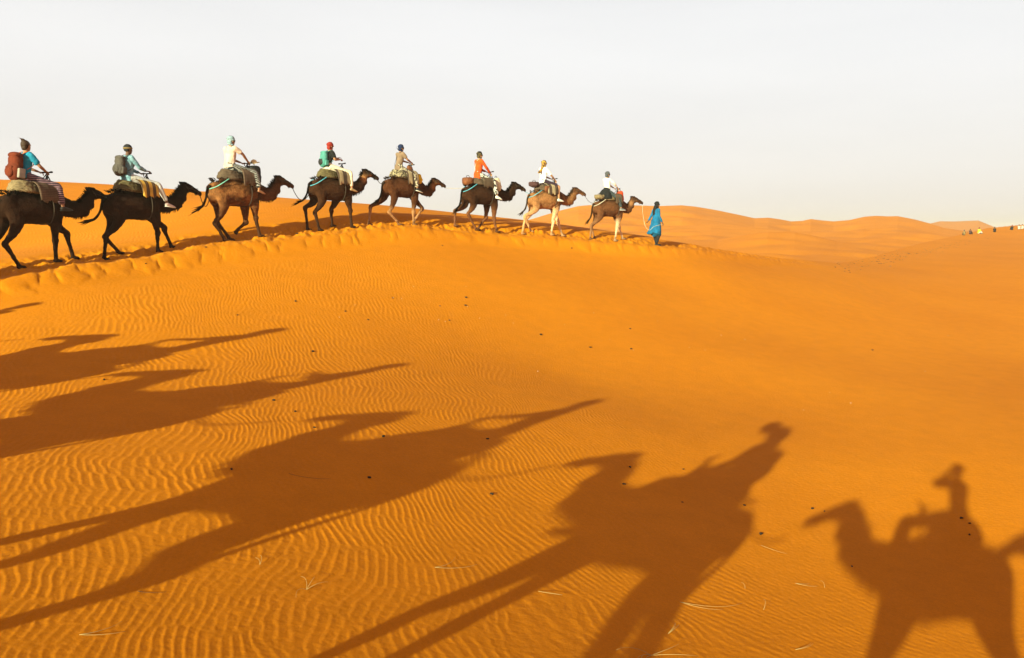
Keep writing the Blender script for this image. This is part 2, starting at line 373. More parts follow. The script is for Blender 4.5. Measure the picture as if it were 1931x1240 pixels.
def build_ground():
    fine = np.arange(-35.5, 35.51, 0.055)
    side = lambda a, b, n: np.linspace(a, b, n, endpoint=False)
    azs = np.radians(np.concatenate([side(-180, -60, 40), side(-60, -35.5, 60), fine, side(35.6, 60, 40), side(60, 180, 40)]))
    rs = [0.0, 0.6, 1.2, 1.8, 2.4, 3.0, 3.5, 4.0, 4.4]
    r = 4.6
    while r < 1500:
        rs.append(r); r *= 1.003 if r < 16 else (1.0042 if r < 50 else (1.009 if r < 400 else 1.03))
    rs = np.array(rs); na, nr = len(azs), len(rs)
    A, Rr = np.meshgrid(azs, rs); x = (np.sin(A) * Rr).ravel(); y = (np.cos(A) * Rr).ravel()
    z = H(x, y)
    rad = Rr.ravel(); near = (rad < 52) & (rad > 3) & (np.abs(A.ravel()) < 0.7)
    xs, ys = x[near], y[near]; _, s = crest(xs, ys)
    z[near] += ripples(xs, ys, s)
    z += EYE
    co = np.stack([x, y, z], 1).astype(np.float32)
    i = np.arange(nr - 1)[:, None]; j = np.arange(na)[None]; j1 = (j + 1) % na
    f = np.stack([i * na + j, i * na + j1, (i + 1) * na + j1, (i + 1) * na + j], -1).reshape(-1, 4).astype(np.int32)
    me = bpy.data.meshes.new('sand_ground'); me.vertices.add(len(co)); me.vertices.foreach_set('co', co.ravel())
    me.loops.add(f.size); me.loops.foreach_set('vertex_index', f[:, ::-1].ravel())
    me.polygons.add(len(f)); me.polygons.foreach_set('loop_start', np.arange(0, f.size, 4, dtype=np.int32))
    me.polygons.foreach_set('loop_total', np.full(len(f), 4, np.int32))
    me.polygons.foreach_set('use_smooth', np.ones(len(f), bool))
    me.update(calc_edges=True)
    o = link('sand_ground', me, sand_material())
    tag(o, 'orange rippled desert sand of the dune bowl, its ridge and the far dunes', kind='structure')
    print('ground verts', len(co))

# ------------------------------------------------------------------ shape builders
def V(*a): return Vector(a)
def tube(bm, pts, rad, seg=12, lat=(0, 1, 0), cap=True):
    """closed tapered tube; rad entries are a number or (across, in-plane)"""
    pts = [Vector(p) for p in pts]; rings = []; prev = None
    for i, p in enumerate(pts):
        t = (pts[min(i + 1, len(pts) - 1)] - pts[max(i - 1, 0)]).normalized()
        l = Vector(lat) if prev is None else prev
        l = l - t * l.dot(t)
        if l.length < 1e-3: l = Vector((1, 0, 0)) - t * t.x
        if l.length < 1e-3: l = Vector((0, 0, 1))
        l.normalize(); prev = l; b = t.cross(l)
        r = rad[i] if isinstance(rad, (list, tuple)) else rad
        ra, rb = r if isinstance(r, (tuple, list)) else (r, r)
        rings.append([bm.verts.new(p + l * (ra * math.cos(2 * math.pi * k / seg)) + b * (rb * math.sin(2 * math.pi * k / seg))) for k in range(seg)])
    for a, b in zip(rings, rings[1:]):
        for k in range(seg): bm.faces.new((a[k], a[(k + 1) % seg], b[(k + 1) % seg], b[k]))
    if cap:
        t0 = (pts[0] - pts[1]).normalized(); t1 = (pts[-1] - pts[-2]).normalized()
        rr = lambda r: (sum(r) / 2 if isinstance(r, (tuple, list)) else r)
        r0 = rr(rad[0]) if isinstance(rad, (list, tuple)) else rad; r1 = rr(rad[-1]) if isinstance(rad, (list, tuple)) else rad
        for ring, c in ((rings[0][::-1], pts[0] + t0 * r0 * .5), (rings[-1], pts[-1] + t1 * r1 * .5)):
            cv = bm.verts.new(c)
            for k in range(seg): bm.faces.new((ring[k], ring[(k + 1) % seg], cv))

def spline(pts, n=5):
    """Catmull-Rom through points (tuples of any length)"""
    P = [np.array(p, float) for p in pts]; P = [2 * P[0] - P[1]] + P + [2 * P[-1] - P[-2]]; o = []
    for i in range(1, len(P) - 2):
        a, b, c, d = P[i - 1:i + 3]
        for k in range(n):
            t = k / n; o.append(.5 * (2 * b + (c - a) * t + (2 * a - 5 * b + 4 * c - d) * t * t + (3 * b - a - 3 * c + d) * t ** 3))
    o.append(P[-2]); return o
def stube(bm, rows, n=4, seg=12, lat=(0, 1, 0)):
    """smooth tube: rows are (x, y, z, across, in-plane)"""
    q = spline([r if len(r) == 5 else (*r, r[3]) for r in rows], n)
    tube(bm, [tuple(a[:3]) for a in q], [(max(a[3], .002), max(a[4], .002)) for a in q], seg, lat)
def ball(bm, c, r, seg=14, rot=None):
    r = (r, r, r) if isinstance(r, (int, float)) else r
    M = Matrix.Translation(Vector(c)) @ (rot.to_4x4() if rot else Matrix()) @ Matrix.Diagonal((*r, 1))
    bmesh.ops.create_uvsphere(bm, u_segments=seg, v_segments=max(6, seg * 2 // 3), radius=1, matrix=M)
def box(bm, c, s, rot=None, bev=0.0):
    M = Matrix.Translation(Vector(c)) @ (rot.to_4x4() if rot else Matrix()) @ Matrix.Diagonal((*s, 1))
    g = bmesh.ops.create_cube(bm, size=1, matrix=M)
    if bev:
        es = list({e for v in g['verts'] for e in v.link_edges})
        bmesh.ops.bevel(bm, geom=es, offset=bev, segments=2, affect='EDGES', profile=.6)

def to_mesh(bm, name):
    bmesh.ops.recalc_face_normals(bm, faces=bm.faces)
    me = bpy.data.meshes.new(name); bm.to_mesh(me); bm.free()
    me.polygons.foreach_set('use_smooth', [True] * len(me.polygons)); return me
def remesh(bm, name, vox=0.02, smooth=3, fac=0.5, noise=0.0, nscale=8.0):
    """join overlapping solids into one continuous skin"""
    me = to_mesh(bm, name); o = bpy.data.objects.new('tmp', me); COL.objects.link(o)
    m = o.modifiers.new('r', 'REMESH'); m.mode = 'VOXEL'; m.voxel_size = vox; m.use_smooth_shade = True
    if smooth:
        s = o.modifiers.new('s', 'SMOOTH'); s.factor = fac; s.iterations = smooth
    dg = bpy.context.evaluated_depsgraph_get(); ev = o.evaluated_get(dg)
    me2 = bpy.data.meshes.new_from_object(ev, depsgraph=dg)
    bpy.data.objects.remove(o); bpy.data.meshes.remove(me); me2.name = name
    if noise:
        n = len(me2.vertices); co = np.empty(n * 3); me2.vertices.foreach_get('co', co); nr = np.empty(n * 3); me2.vertices.foreach_get('normal', nr)
        co = co.reshape(-1, 3); d = np.array([mnoise.noise(Vector(c) * nscale) + .5 * mnoise.noise(Vector(c) * nscale * 2.3) for c in co])
        co += nr.reshape(-1, 3) * (noise * d)[:, None]; me2.vertices.foreach_set('co', co.ravel()); me2.update()
    me2.polygons.foreach_set('use_smooth', [True] * len(me2.polygons))
    return me2

# ------------------------------------------------------------------ camels
FUR = fur('camel_coat'); COAT_K = 0.47
ROPE_D = cloth('dark_rope', (.05, .035, .025), rough=.9, bump=0)
ROPE_W = cloth('pale_rope', (.62, .55, .42), rough=.9, bump=0)
ROPE_B = cloth('blue_rope', (.10, .42, .55), rough=.8, bump=0)
ROPE_G = cloth('green_rope', (.20, .55, .45), rough=.8, bump=0)
IRON = cloth('dark_iron', (.03, .028, .027), rough=.55, bump=.1)
PALE_PAD = cloth('straw_pad', (.27, .19, .10), (.15, .10, .05), 'stripe', 16, axis=(1, 1, 1))
GREEN_PAD = cloth('olive_pad', (.07, .055, .022), (.14, .10, .045), 'stripe', 12)
BROWN_PAD = cloth('brown_pad', (.075, .048, .03), (.11, .07, .045), 'band', 9)
BLK_STR = cloth('brown_yellow_stripe', (.10, .055, .03), (.62, .36, .06), 'stripe', 1.7, axis=(1, 0, 0))
BLK_BR = cloth('brown_blanket', (.085, .05, .035), (.13, .08, .05), 'band', 8)
BLK_CR = cloth('cream_edged_blanket', (.07, .042, .03), (.36, .27, .16), 'stripe', 1.1, axis=(1, 0, 0))
BLK_ZIG = cloth('patterned_blanket', (.05, .035, .025), (.34, .27, .16), 'check', 16)

def leg(bm, hip, knee, foot, front, side, dz=0.0, lifted=False):
    """one leg; hip/knee/foot are (x, z); a front leg has its wrist half way, a hind leg its hock"""
    y0 = side * (.19 if front else .20); y1 = side * .15; y2 = side * .14
    (hx, hz), (kx, kz), (fx, fz) = hip, knee, foot
    kz += dz * .5; fz += dz
    if front:
        rows = [(hx, y0 * .8, hz, .10, .19), (lerp(hx, kx, .35), y0, lerp(hz, kz, .35), .105, .155), (lerp(hx, kx, .7), lerp(y0, y1, .6), lerp(hz, kz, .7), .075, .098),
                (kx, y1, kz + .06, .062, .072), (kx + .012, y1, kz - .01, .070, .082), (lerp(kx, fx, .2), y1, lerp(kz, fz, .2) , .050, .056), (lerp(kx, fx, .6), y2, lerp(kz, fz + .05, .6), .042, .047),
                (lerp(kx, fx, .88), y2, lerp(kz, fz + .06, .88), .044, .05), (fx, y2, fz + .055, .052, .056)]
    else:
        sx, sz = hx + .20 + .25 * (kx - hx), hz - .37            # stifle, forward against the belly
        rows = [(hx, y0 * .7, hz, .11, .20), (lerp(hx, sx, .5) - .03, y0, lerp(hz, sz, .5), .12, .20), (lerp(sx, kx, .12) - .05, y0 * .98, sz - .03, .10, .145), (lerp(sx, kx, .55), lerp(y0, y1, .6), lerp(sz, kz, .55), .074, .096),
                (kx + .02, y1, kz + .05, .056, .066), (kx - .008, y1, kz, .060, .080), (lerp(kx, fx, .2), y1, lerp(kz, fz, .2), .049, .056), (lerp(kx, fx, .6), y2, lerp(kz, fz + .05, .6), .041, .045),
                (lerp(kx, fx, .88), y2, lerp(kz, fz + .06, .88), .042, .048), (fx, y2, fz + .055, .050, .055)]
    stube(bm, rows, 4, 12)
    if lifted:
        ball(bm, (fx - .03, y2, fz + .01), (.075, .065, .045), rot=Matrix.Rotation(1.0, 3, 'Y'))
    else:
        ball(bm, (fx + .045, y2, fz + .035), (.115, .080, .042)); ball(bm, (fx + .10, y2 + .03, fz + .03), (.06, .032, .030)); ball(bm, (fx + .10, y2 - .03, fz + .03), (.06, .032, .030))

NECK = [(.48, 1.41, .20, .30), (.70, 1.40, .17, .265), (.92, 1.375, .135, .22), (1.14, 1.375, .115, .195), (1.34, 1.46, .105, .185), (1.49, 1.62, .095, .165), (1.58, 1.78, .085, .13)]
def camel_mesh(legs, head=(0, 0), gdz=(0, 0, 0, 0), dewlap=0.6):
    """legs: FR, FL, HR, HL as (knee x, knee z, foot x[, foot z]); head: shift of the head from the standard carriage"""
    bm = bmesh.new()
    stube(bm, [(-.73, 0, 1.37, .07, .10), (-.65, 0, 1.32, .20, .23), (-.48, 0, 1.315, .28, .29), (-.25, 0, 1.305, .33, .325), (0, 0, 1.30, .37, .35), (.22, 0, 1.30, .375, .355),
               (.42, 0, 1.32, .33, .35), (.60, 0, 1.36, .245, .31), (.73, 0, 1.39, .15, .22), (.80, 0, 1.40, .07, .11)], 4, 20)
    ball(bm, (-.02, 0, 1.60), (.40, .20, .34), 18); ball(bm, (-.38, 0, 1.46), (.25, .16, .16)); ball(bm, (.34, 0, 1.49), (.30, .17, .18))
    ball(bm, (.52, 0, 1.02), (.12, .11, .07)); ball(bm, (-.22, 0, 1.04), (.25, .17, .10))          # chest pad, belly
    for s in (-1, 1): ball(bm, (-.52, s * .15, 1.36), (.20, .13, .21)); ball(bm, (.50, s * .19, 1.30), (.18, .11, .27))
    hx, hz = head
    def sh(x, z):
        k = min(1, max(0, (x - .65) / .9)); k = k * k * (3 - 2 * k); return x + hx * k, z + hz * k
    rows = [(*[sh(x, z)[0]], 0, sh(x, z)[1], a, b) for x, z, a, b in NECK]
    stube(bm, rows, 4, 16)
    q = lambda x, z: (x + hx, z + hz)
    hd = [(1.50, 1.80, .065, .085), (1.58, 1.845, .085, .105), (1.68, 1.855, .092, .108), (1.80, 1.825, .082, .098), (1.92, 1.775, .062, .078), (2.02, 1.735, .058, .070), (2.10, 1.705, .052, .060), (2.145, 1.685, .035, .040)]
    stube(bm, [(*[q(x, z)[0]], 0, q(x, z)[1], a, b) for x, z, a, b in hd], 4, 14)
    for (x, z, r) in ((1.73, 1.76, (.12, .06, .06)), (2.02, 1.685, (.09, .042, .034)), (2.12, 1.665, (.045, .04, .035)), (2.10, 1.735, (.045, .045, .026)), (1.60, 1.90, (.10, .07, .06))):
        ball(bm, (q(x, z)[0], 0, q(x, z)[1]), r, 10)
    for s in (-1, 1):
        x, z = q(1.77, 1.885); ball(bm, (x, s * .065, z), (.048, .028, .026), 8)
        x, z = q(1.56, 1.93); tube(bm, [(x, s * .06, z - .04), (x - .02, s * .09, z + .02), (x - .045, s * .105, z + .065)], [(.018, .026), (.014, .026), (.005, .008)], 8)
        x, z = q(1.66, 1.80); ball(bm, (x, s * .05, z), (.10, .055, .085), 10)
    if dewlap:
        x, z = sh(1.36, 1.34); ball(bm, (x, 0, z), (.18, .055, .10 * dewlap + .03), 10)
        x, z = sh(1.60, 1.56); ball(bm, (x, 0, z), (.08, .055, .11), 10)
    tops = [((.50, 1.22), True, -1), ((.50, 1.22), True, 1), ((-.50, 1.34), False, -1), ((-.50, 1.34), False, 1)]
    for (hip, fr, sd), L, dz in zip(tops, legs, gdz):
        fz = L[3] if len(L) > 3 else 0.0
        leg(bm, hip, (L[0], L[1]), (L[2], fz), fr, sd, dz, len(L) > 3)
    return remesh(bm, 'camel_body', 0.019, 3, .5, .010, 10.0)

def paint_coat(me, main, legc, leg_z=.62, cheek=None, mane=None, flank=None, fleg=None, chest=None, head=(0, 0)):
    """coat markings: colour of each patch of hair"""
    n = len(me.vertices); co = np.empty(n * 3); me.vertices.foreach_get('co', co); co = co.reshape(-1, 3)
    x, y, z = co.T
    nse = np.array([mnoise.noise(Vector(c) * 4.0) for c in co]) * .5 + np.array([mnoise.noise(Vector(c) * 11.0) for c in co]) * .35
    main = np.array(main) * 1.0; col = np.tile(main, (n, 1)); mane = np.array(mane if mane else main * .55)
    def mix(mask, c): 
        m = np.clip(mask, 0, 1)[:, None]; col[:] = col * (1 - m) + np.array(c) * m
    mix(.8 * sstep(1.52, 1.68, z + nse * .12), mane)
    if flank is not None: mix(sstep(-.4, .5, nse + .25 - np.abs(z - 1.25) * 1.5) * (x < .75), flank)
    if chest is not None: mix(np.exp(-((x - .68) / .16) ** 2) * (z > 1.05), chest)
    neck = (x > .9)
    mix(neck * sstep(.0, .10, z - (1.42 + head[1] + np.clip(x - 1.1, 0, .5) * .95) + nse * .05) * .7, mane)
    if cheek is not None:
        cx, cz = 1.50 + head[0], 1.66 + head[1]
        mix(1.2 * np.exp(-(((x - cx) / .15) ** 2 + ((z - cz) / .15) ** 2) * 1.6), cheek)
        mix(.8 * np.exp(-(((x - cx - .24) / .08) ** 2 + ((z - cz - .12) / .05) ** 2)), cheek)
    f = np.array(fleg if fleg is not None else legc)
    mix(sstep(leg_z + .2, leg_z - .15, z + nse * .25) if False else (1 - sstep(leg_z - .15, leg_z + .25, z + nse * .25)) * (x < .05), legc)
    mix((1 - sstep(leg_z - .15, leg_z + .25, z + nse * .25)) * (x >= .05), f)
    mix((z < .09) * .6, main * .7)
    mix(((x > 2.02 + head[0]) & (z < 1.75 + head[1])) * .7, (.10, .06, .045))
    big = np.array([mnoise.noise(Vector((c[0] * 1.6, c[1] * 2, c[2] * 2.2)) + Vector((main[0] * 90, 0, 0))) for c in co]); dust = np.clip(.5 + big * 1.3, 0, 1)[:, None] * np.clip((1.75 - z) / 1.2, 0, 1)[:, None] * .10
    col = col * (1 - dust) + np.array([.30, .13, .035]) * dust
    col *= np.array([1.12, .84, .74]) * COAT_K * (1 + .6 * nse[:, None])
    a = me.color_attributes.new('coat', 'FLOAT_COLOR', 'POINT')
    a.data.foreach_set('color', np.concatenate([np.clip(col, .003, 1), np.ones((n, 1))], 1).astype(np.float32).ravel())

def flat_coat(me, c):
    a = me.color_attributes.new('coat', 'FLOAT_COLOR', 'POINT'); n = len(me.vertices)
    a.data.foreach_set('color', np.tile(np.array([*c, 1], np.float32), n))

def hair_mesh(head, seed, amount=1.0):
    """short tufts along the nape, throat and withers"""
    r = random.Random(seed); bm = bmesh.new(); hx, hz = head
    def sh(x, z):
        k = min(1, max(0, (x - .65) / .9)); k = k * k * (3 - 2 * k); return x + hx * k, z + hz * k
    def tuft(p, d, L, w):
        p = Vector(p); d = Vector(d).normalized(); L *= 1.35; w *= 1.25; tube(bm, [p - d * .03, p + d * L * .5 + V(-.006, 0, 0), p + d * L + V(-.022, r.uniform(-.01, .01), -.01)], [w, w * .6, .002], 5)
    nk = spline([(x, z, a, b) for x, z, a, b in NECK], 8)
    for (x, z, a, b) in nk[6:]:
        for _ in range(int(5 * amount)):
            X, Z = sh(x, z); i = r.uniform(-.6, .6); sl = 1.0 if X > 1.3 else .2
            tuft((X - b * .93 * math.sin(.75 * sl) * math.cos(i) + r.uniform(-.02, .02), a * math.sin(i) * .9, Z + b * .93 * math.cos(.75 * sl) * math.cos(i)), (-.5 * sl + r.uniform(-.3, .1), math.sin(i) * .7, 1), r.uniform(.02, .055) * (1.3 if X > 1.3 else .8), .011)
    for _ in range(int(40 * amount)):
        t = r.uniform(0, 1); x, z, a, b = nk[int(6 + t * (len(nk) - 12))]; X, Z = sh(x, z)
        tuft((X + b * .5, r.uniform(-.03, .03), Z - b * .90), (.2, 0, -1), r.uniform(.02, .05), .009)
    for _ in range(int(60 * amount)):
        x = 1.60 + r.uniform(-.08, .1) + hx; tuft((x, r.uniform(-.06, .06), 1.945 + hz), (-.4, r.uniform(-.5, .5), 1), r.uniform(.02, .05), .012)
    for _ in range(int(120 * amount)):
        x = r.uniform(-.6, .65); s = r.choice((-1, 1)); z = 1.62 + .10 * math.cos(x * 2) + r.uniform(-.06, .04); tuft((x, s * (.18 + r.uniform(-.05, .03)), z - .03), (-.3, s * .8, .6), r.uniform(.02, .05), .012)
    return to_mesh(bm, 'hair')

def tail_mesh(sw=0.0, lift=0.0, seed=0):
    r = random.Random(seed); bm = bmesh.new()
    pts = [(-.70, 0, 1.46), (-.79, 0, 1.34), (-.82 - lift * .3, sw * .2, 1.13), (-.86 - lift, sw * .5, .93 + lift * .3), (-.95 - lift * 1.5, sw * .8, .80 + lift * .7)]
    stube(bm, [(*p, w_, w_) for p, w_ in zip(pts, (.05, .038, .028, .034, .022))], 4, 8)
    e = Vector(pts[-1]); m_ = Vector(pts[-2])
    for _ in range(22):
        s0 = m_.lerp(e, r.random()); d = V(-.10 - lift * .8 + r.uniform(-.07, .05), r.uniform(-.05, .05), -.13 + lift * .6 + r.uniform(-.06, .03))
        tube(bm, [s0, s0 + d * .6, s0 + d * r.uniform(1.0, 1.5) + V(-.02, 0, .01)], [.016, .010, .002], 5)
    return to_mesh(bm, 'tail')

def halter_mesh(head):
    bm = bmesh.new(); hx, hz = head
    def ring(x, z, a, b, tilt, w_=.007):
        P = []
        for k in range(17):
            t = 2 * math.pi * k / 16; P.append((x + hx + b * math.sin(t) * math.sin(tilt), a * math.cos(t), z + hz + b * math.sin(t) * math.cos(tilt)))
        tube(bm, P, w_, 6)
    ring(2.0, 1.735, .068, .095, .25); ring(1.64, 1.82, .102, .155, -.55)
    for s in (-1, 1): tube(bm, [(1.60 + hx, s * .10, 1.84 + hz), (1.80 + hx, s * .092, 1.80 + hz), (2.0 + hx, s * .068, 1.735 + hz)], .007, 6)
    tube(bm, [(2.10 + hx, -.03, 1.66 + hz), (2.13 + hx, 0, 1.63 + hz), (2.10 + hx, .03, 1.66 + hz)], .012, 6)
    return to_mesh(bm, 'halter')

def pad_mesh(kind=0):
    """stuffed saddle pad: two thick rolls wrapped round the hump"""
    bm = bmesh.new()
    for k, (zz, a, b, r_) in enumerate(((1.68, .36, .25, .058), (1.765, .33, .22, .056), (1.845, .27, .16, .052))[:(3 if kind != 2 else 2)]):
        P = [(a * math.cos(t) - .03, b * math.sin(t), zz + .05 * (math.cos(t) < -.2) * -math.cos(t)) for t in (2 * math.pi * i / 28 for i in range(29))]
        tube(bm, P, [(r_, r_ * (1 + .08 * math.sin(i * 2.3 + k))) for i in range(29)], 10)
    ball(bm, (-.03, 0, 1.85), (.27, .17, .080)); ball(bm, (-.27, 0, 1.80), (.11, .18, .075))
    return remesh(bm, 'saddle_pad', .018, 3, .5, .010, 14)

def drape_mesh(x0, x1, zlow, ztop, wmax=.42, seed=0, tilt=0.0):
    """cloth laid over the pad and hanging down both flanks, with thickness"""
    bm = bmesh.new(); nx, na = 14, 36; g = []
    for off in (0, .014):
        G = []
        for i in range(nx):
            x = lerp(x0, x1, i / (nx - 1)); row = []
            for j in range(na):
                a = math.pi * j / (na - 1); y = wmax * abs(math.cos(a)) ** .55 * (1 if a < math.pi / 2 else -1)
                zl = zlow + .03 * math.sin(i * 1.1 + seed) + .02 * math.sin(i * 2.9)
                z = zl + (ztop - zl) * math.sin(a) ** .55; fold = .012 * math.sin(i * 1.9 + seed + z * 5) * (1 - math.sin(a) ** 3)
                c = Vector((x + tilt * (1.9 - z), (y + math.copysign(fold, y)) * (1 + off * 1.5 / wmax), z + off))
                row.append(bm.verts.new(c))
            G.append(row)
        g.append(G)
    for k, G in enumerate(g):
        for i in range(nx - 1):
            for j in range(na - 1):
                q = (G[i][j], G[i + 1][j], G[i + 1][j + 1], G[i][j + 1]); bm.faces.new(q if k else q[::-1])
    A, B = g
    edge = [(i, 0) for i in range(nx)] + [(nx - 1, j) for j in range(1, na)] + [(i, na - 1) for i in range(nx - 2, -1, -1)] + [(0, j) for j in range(na - 2, -1, -1)]
    for (i, j), (k, l) in zip(edge, edge[1:]): bm.faces.new((A[i][j], A[k][l], B[k][l], B[i][j]))
    return to_mesh(bm, 'saddle_blanket')

def handle_mesh():
    bm = bmesh.new()
    for s in (-1, 1):
        tube(bm, [(.52, s * .20, 1.70), (.50, s * .10, 1.92), (.49, s * .02, 2.06)], .013, 8); tube(bm, [(.30, s * .16, 1.90), (.44, s * .05, 2.02), (.50, 0, 2.13)], .012, 8)
    tube(bm, [(.49, -.17, 2.14), (.50, 0, 2.135), (.49, .17, 2.14)], .016, 8); tube(bm, [(.49, 0, 1.95), (.495, 0, 2.14)], .014, 8)
    for s in (-1, 1): tube(bm, [(.49, s * .11, 2.14), (.49, s * .18, 2.14)], .022, 8)
    return to_mesh(bm, 'saddle_handle')

def band_mesh(pts, r_=.012):
    bm = bmesh.new(); q = spline(pts, 6); tube(bm, [tuple(a) for a in q], r_, 6); return to_mesh(bm, 'strap')

def make_camel(label, base, yaw, scale, legs, coat, head=(0, 0), tail=(0, 0), seed=0, pad=GREEN_PAD, blanket=None, crupper=None, group='camels of the caravan', padkind=0, hair=1.0):
    t = thing('camel', label, 'camel', base, yaw, group, scale)
    c, s = math.cos(yaw), math.sin(yaw); gdz = []
    for L, (sd) in zip(legs, (-1, 1, -1, 1)):
        lx, ly = (L[2] + .03) * scale, sd * .14 * scale
        gdz.append(max(-.35, min(.35, (ground(base[0] + c * lx - s * ly, base[1] + s * lx + c * ly) - base[2]) / scale)) - .012)
    me = camel_mesh(legs, head, gdz); paint_coat(me, head=head, **coat)
    body = link('body', me, FUR, t)
    dark = tuple(.6 * v for v in (coat.get('mane') or coat['main']))
    dark = tuple(v * COAT_K for v in dark)
    tm = tail_mesh(*tail, seed); flat_coat(tm, tuple(.75 * v for v in dark)); link('tail', tm, FUR, t)
    hm = hair_mesh(head, seed, hair); flat_coat(hm, dark); link('mane', hm, FUR, t)
    em = bmesh.new()
    link('halter', halter_mesh(head), ROPE_D, t); em.free()
    for sd in (-1, 1):
        b = bmesh.new(); ball(b, (1.795 + head[0], sd * .083, 1.845 + head[1]), (.022, .014, .018), 8); link('eye', to_mesh(b, 'eye'), IRON, t)
    link('saddle_pad', pad_mesh(padkind), pad, t)
    if blanket: link('saddle_blanket', drape_mesh(*blanket[1:]), blanket[0], t)
    link('saddle_handle', handle_mesh(), IRON, t)
    if crupper:
        for sd in (-1, 1): link('crupper_rope', band_mesh([(-.32, sd * .30, 1.66), (-.50, sd * .30, 1.55), (-.66, sd * .22, 1.44), (-.76, sd * .06, 1.38)], .013), crupper, t)
    link('girth_strap', band_mesh([(.30, .39, 1.60), (.32, .40, 1.25), (.33, .25, .99), (.33, 0, .945), (.33, -.25, .99), (.32, -.40, 1.25), (.30, -.39, 1.60)], .012), ROPE_D, t)
    return t

# ------------------------------------------------------------------ people
SKIN = cloth('skin', (.36, .17, .09), rough=.6, bump=.05, var=.08)
SKIN_D = cloth('dark_skin', (.13, .06, .035), rough=.6, bump=.05, var=.08)
HAIR = cloth('brown_hair', (.045, .022, .012), rough=.55, bump=.6)

def hand(bm, wrist, direction, s, palm_up=(0, 0, 1)):
    """palm, four unequal curled fingers and a thumb from the side of the palm"""
    w_ = Vector(wrist); d = Vector(direction).normalized(); up = Vector(palm_up); up = (up - d * up.dot(d)).normalized(); sd = d.cross(up) * s
    tube(bm, [w_ - d * .02, w_ + d * .03, w_ + d * .085], [(.024, .020), (.034, .018), (.038, .015)], 10, lat=tuple(sd))
    for i, (o, L) in enumerate(((-.030, .062), (-.010, .073), (.010, .068), (.029, .052))):
        b = w_ + d * .082 + sd * o
        tube(bm, [b, b + d * L * .40 - up * .006, b + d * L * .72 - up * L * .38, b + d * L * .62 - up * L * .80], [.0098, .0092, .0085, .0065], 7)
    b = w_ + d * .022 - sd * .026
    tube(bm, [b, b + d * .028 - sd * .022 - up * .006, b + d * .052 - sd * .022 - up * .026], [.012, .0105, .008], 7)

def face(bm, c, yaw=0.0, sc=1.0, tilt=0.0):
    M = Matrix.Rotation(yaw, 3, 'Z') @ Matrix.Rotation(tilt, 3, 'Y')
    P = lambda x, y, z: Vector(c) + M @ Vector((x, y, z)) * sc
    ball(bm, P(-.008, 0, .022), tuple(v * sc for v in (.096, .076, .098)), 16, M)
    ball(bm, P(.022, 0, -.045), tuple(v * sc for v in (.066, .058, .072)), 14, M)
    ball(bm, P(.060, 0, -.092), tuple(v * sc for v in (.024, .024, .020)), 8, M)
    tube(bm, [P(.083, 0, .022), P(.098, 0, -.008), P(.106, 0, -.026), P(.088, 0, -.034)], [.009 * sc, .011 * sc, .014 * sc, .010 * sc], 8)
    for s in (-1, 1):
        ball(bm, P(-.004, s * .078, -.005), tuple(v * sc for v in (.020, .010, .032)), 8, M); ball(bm, P(.076, s * .030, .030), tuple(v * sc for v in (.014, .022, .008)), 8, M)
    ball(bm, P(.086, 0, -.058), tuple(v * sc for v in (.010, .024, .006)), 8, M); ball(bm, P(.083, 0, -.070), tuple(v * sc for v in (.010, .020, .007)), 8, M)
    return P, M

RIDE = dict(lean=.05, head=(0.10, 0.745), armR=((.21, -.25, .28), (.42, -.13, .19)), armL=((.21, .25, .28), (.42, .13, .19)),
            legR=((.56, -.37, -.13), (.62, -.43, -.56), .05), legL=((.56, .37, -.13), (.62, .43, -.56), .05), look=0.0)

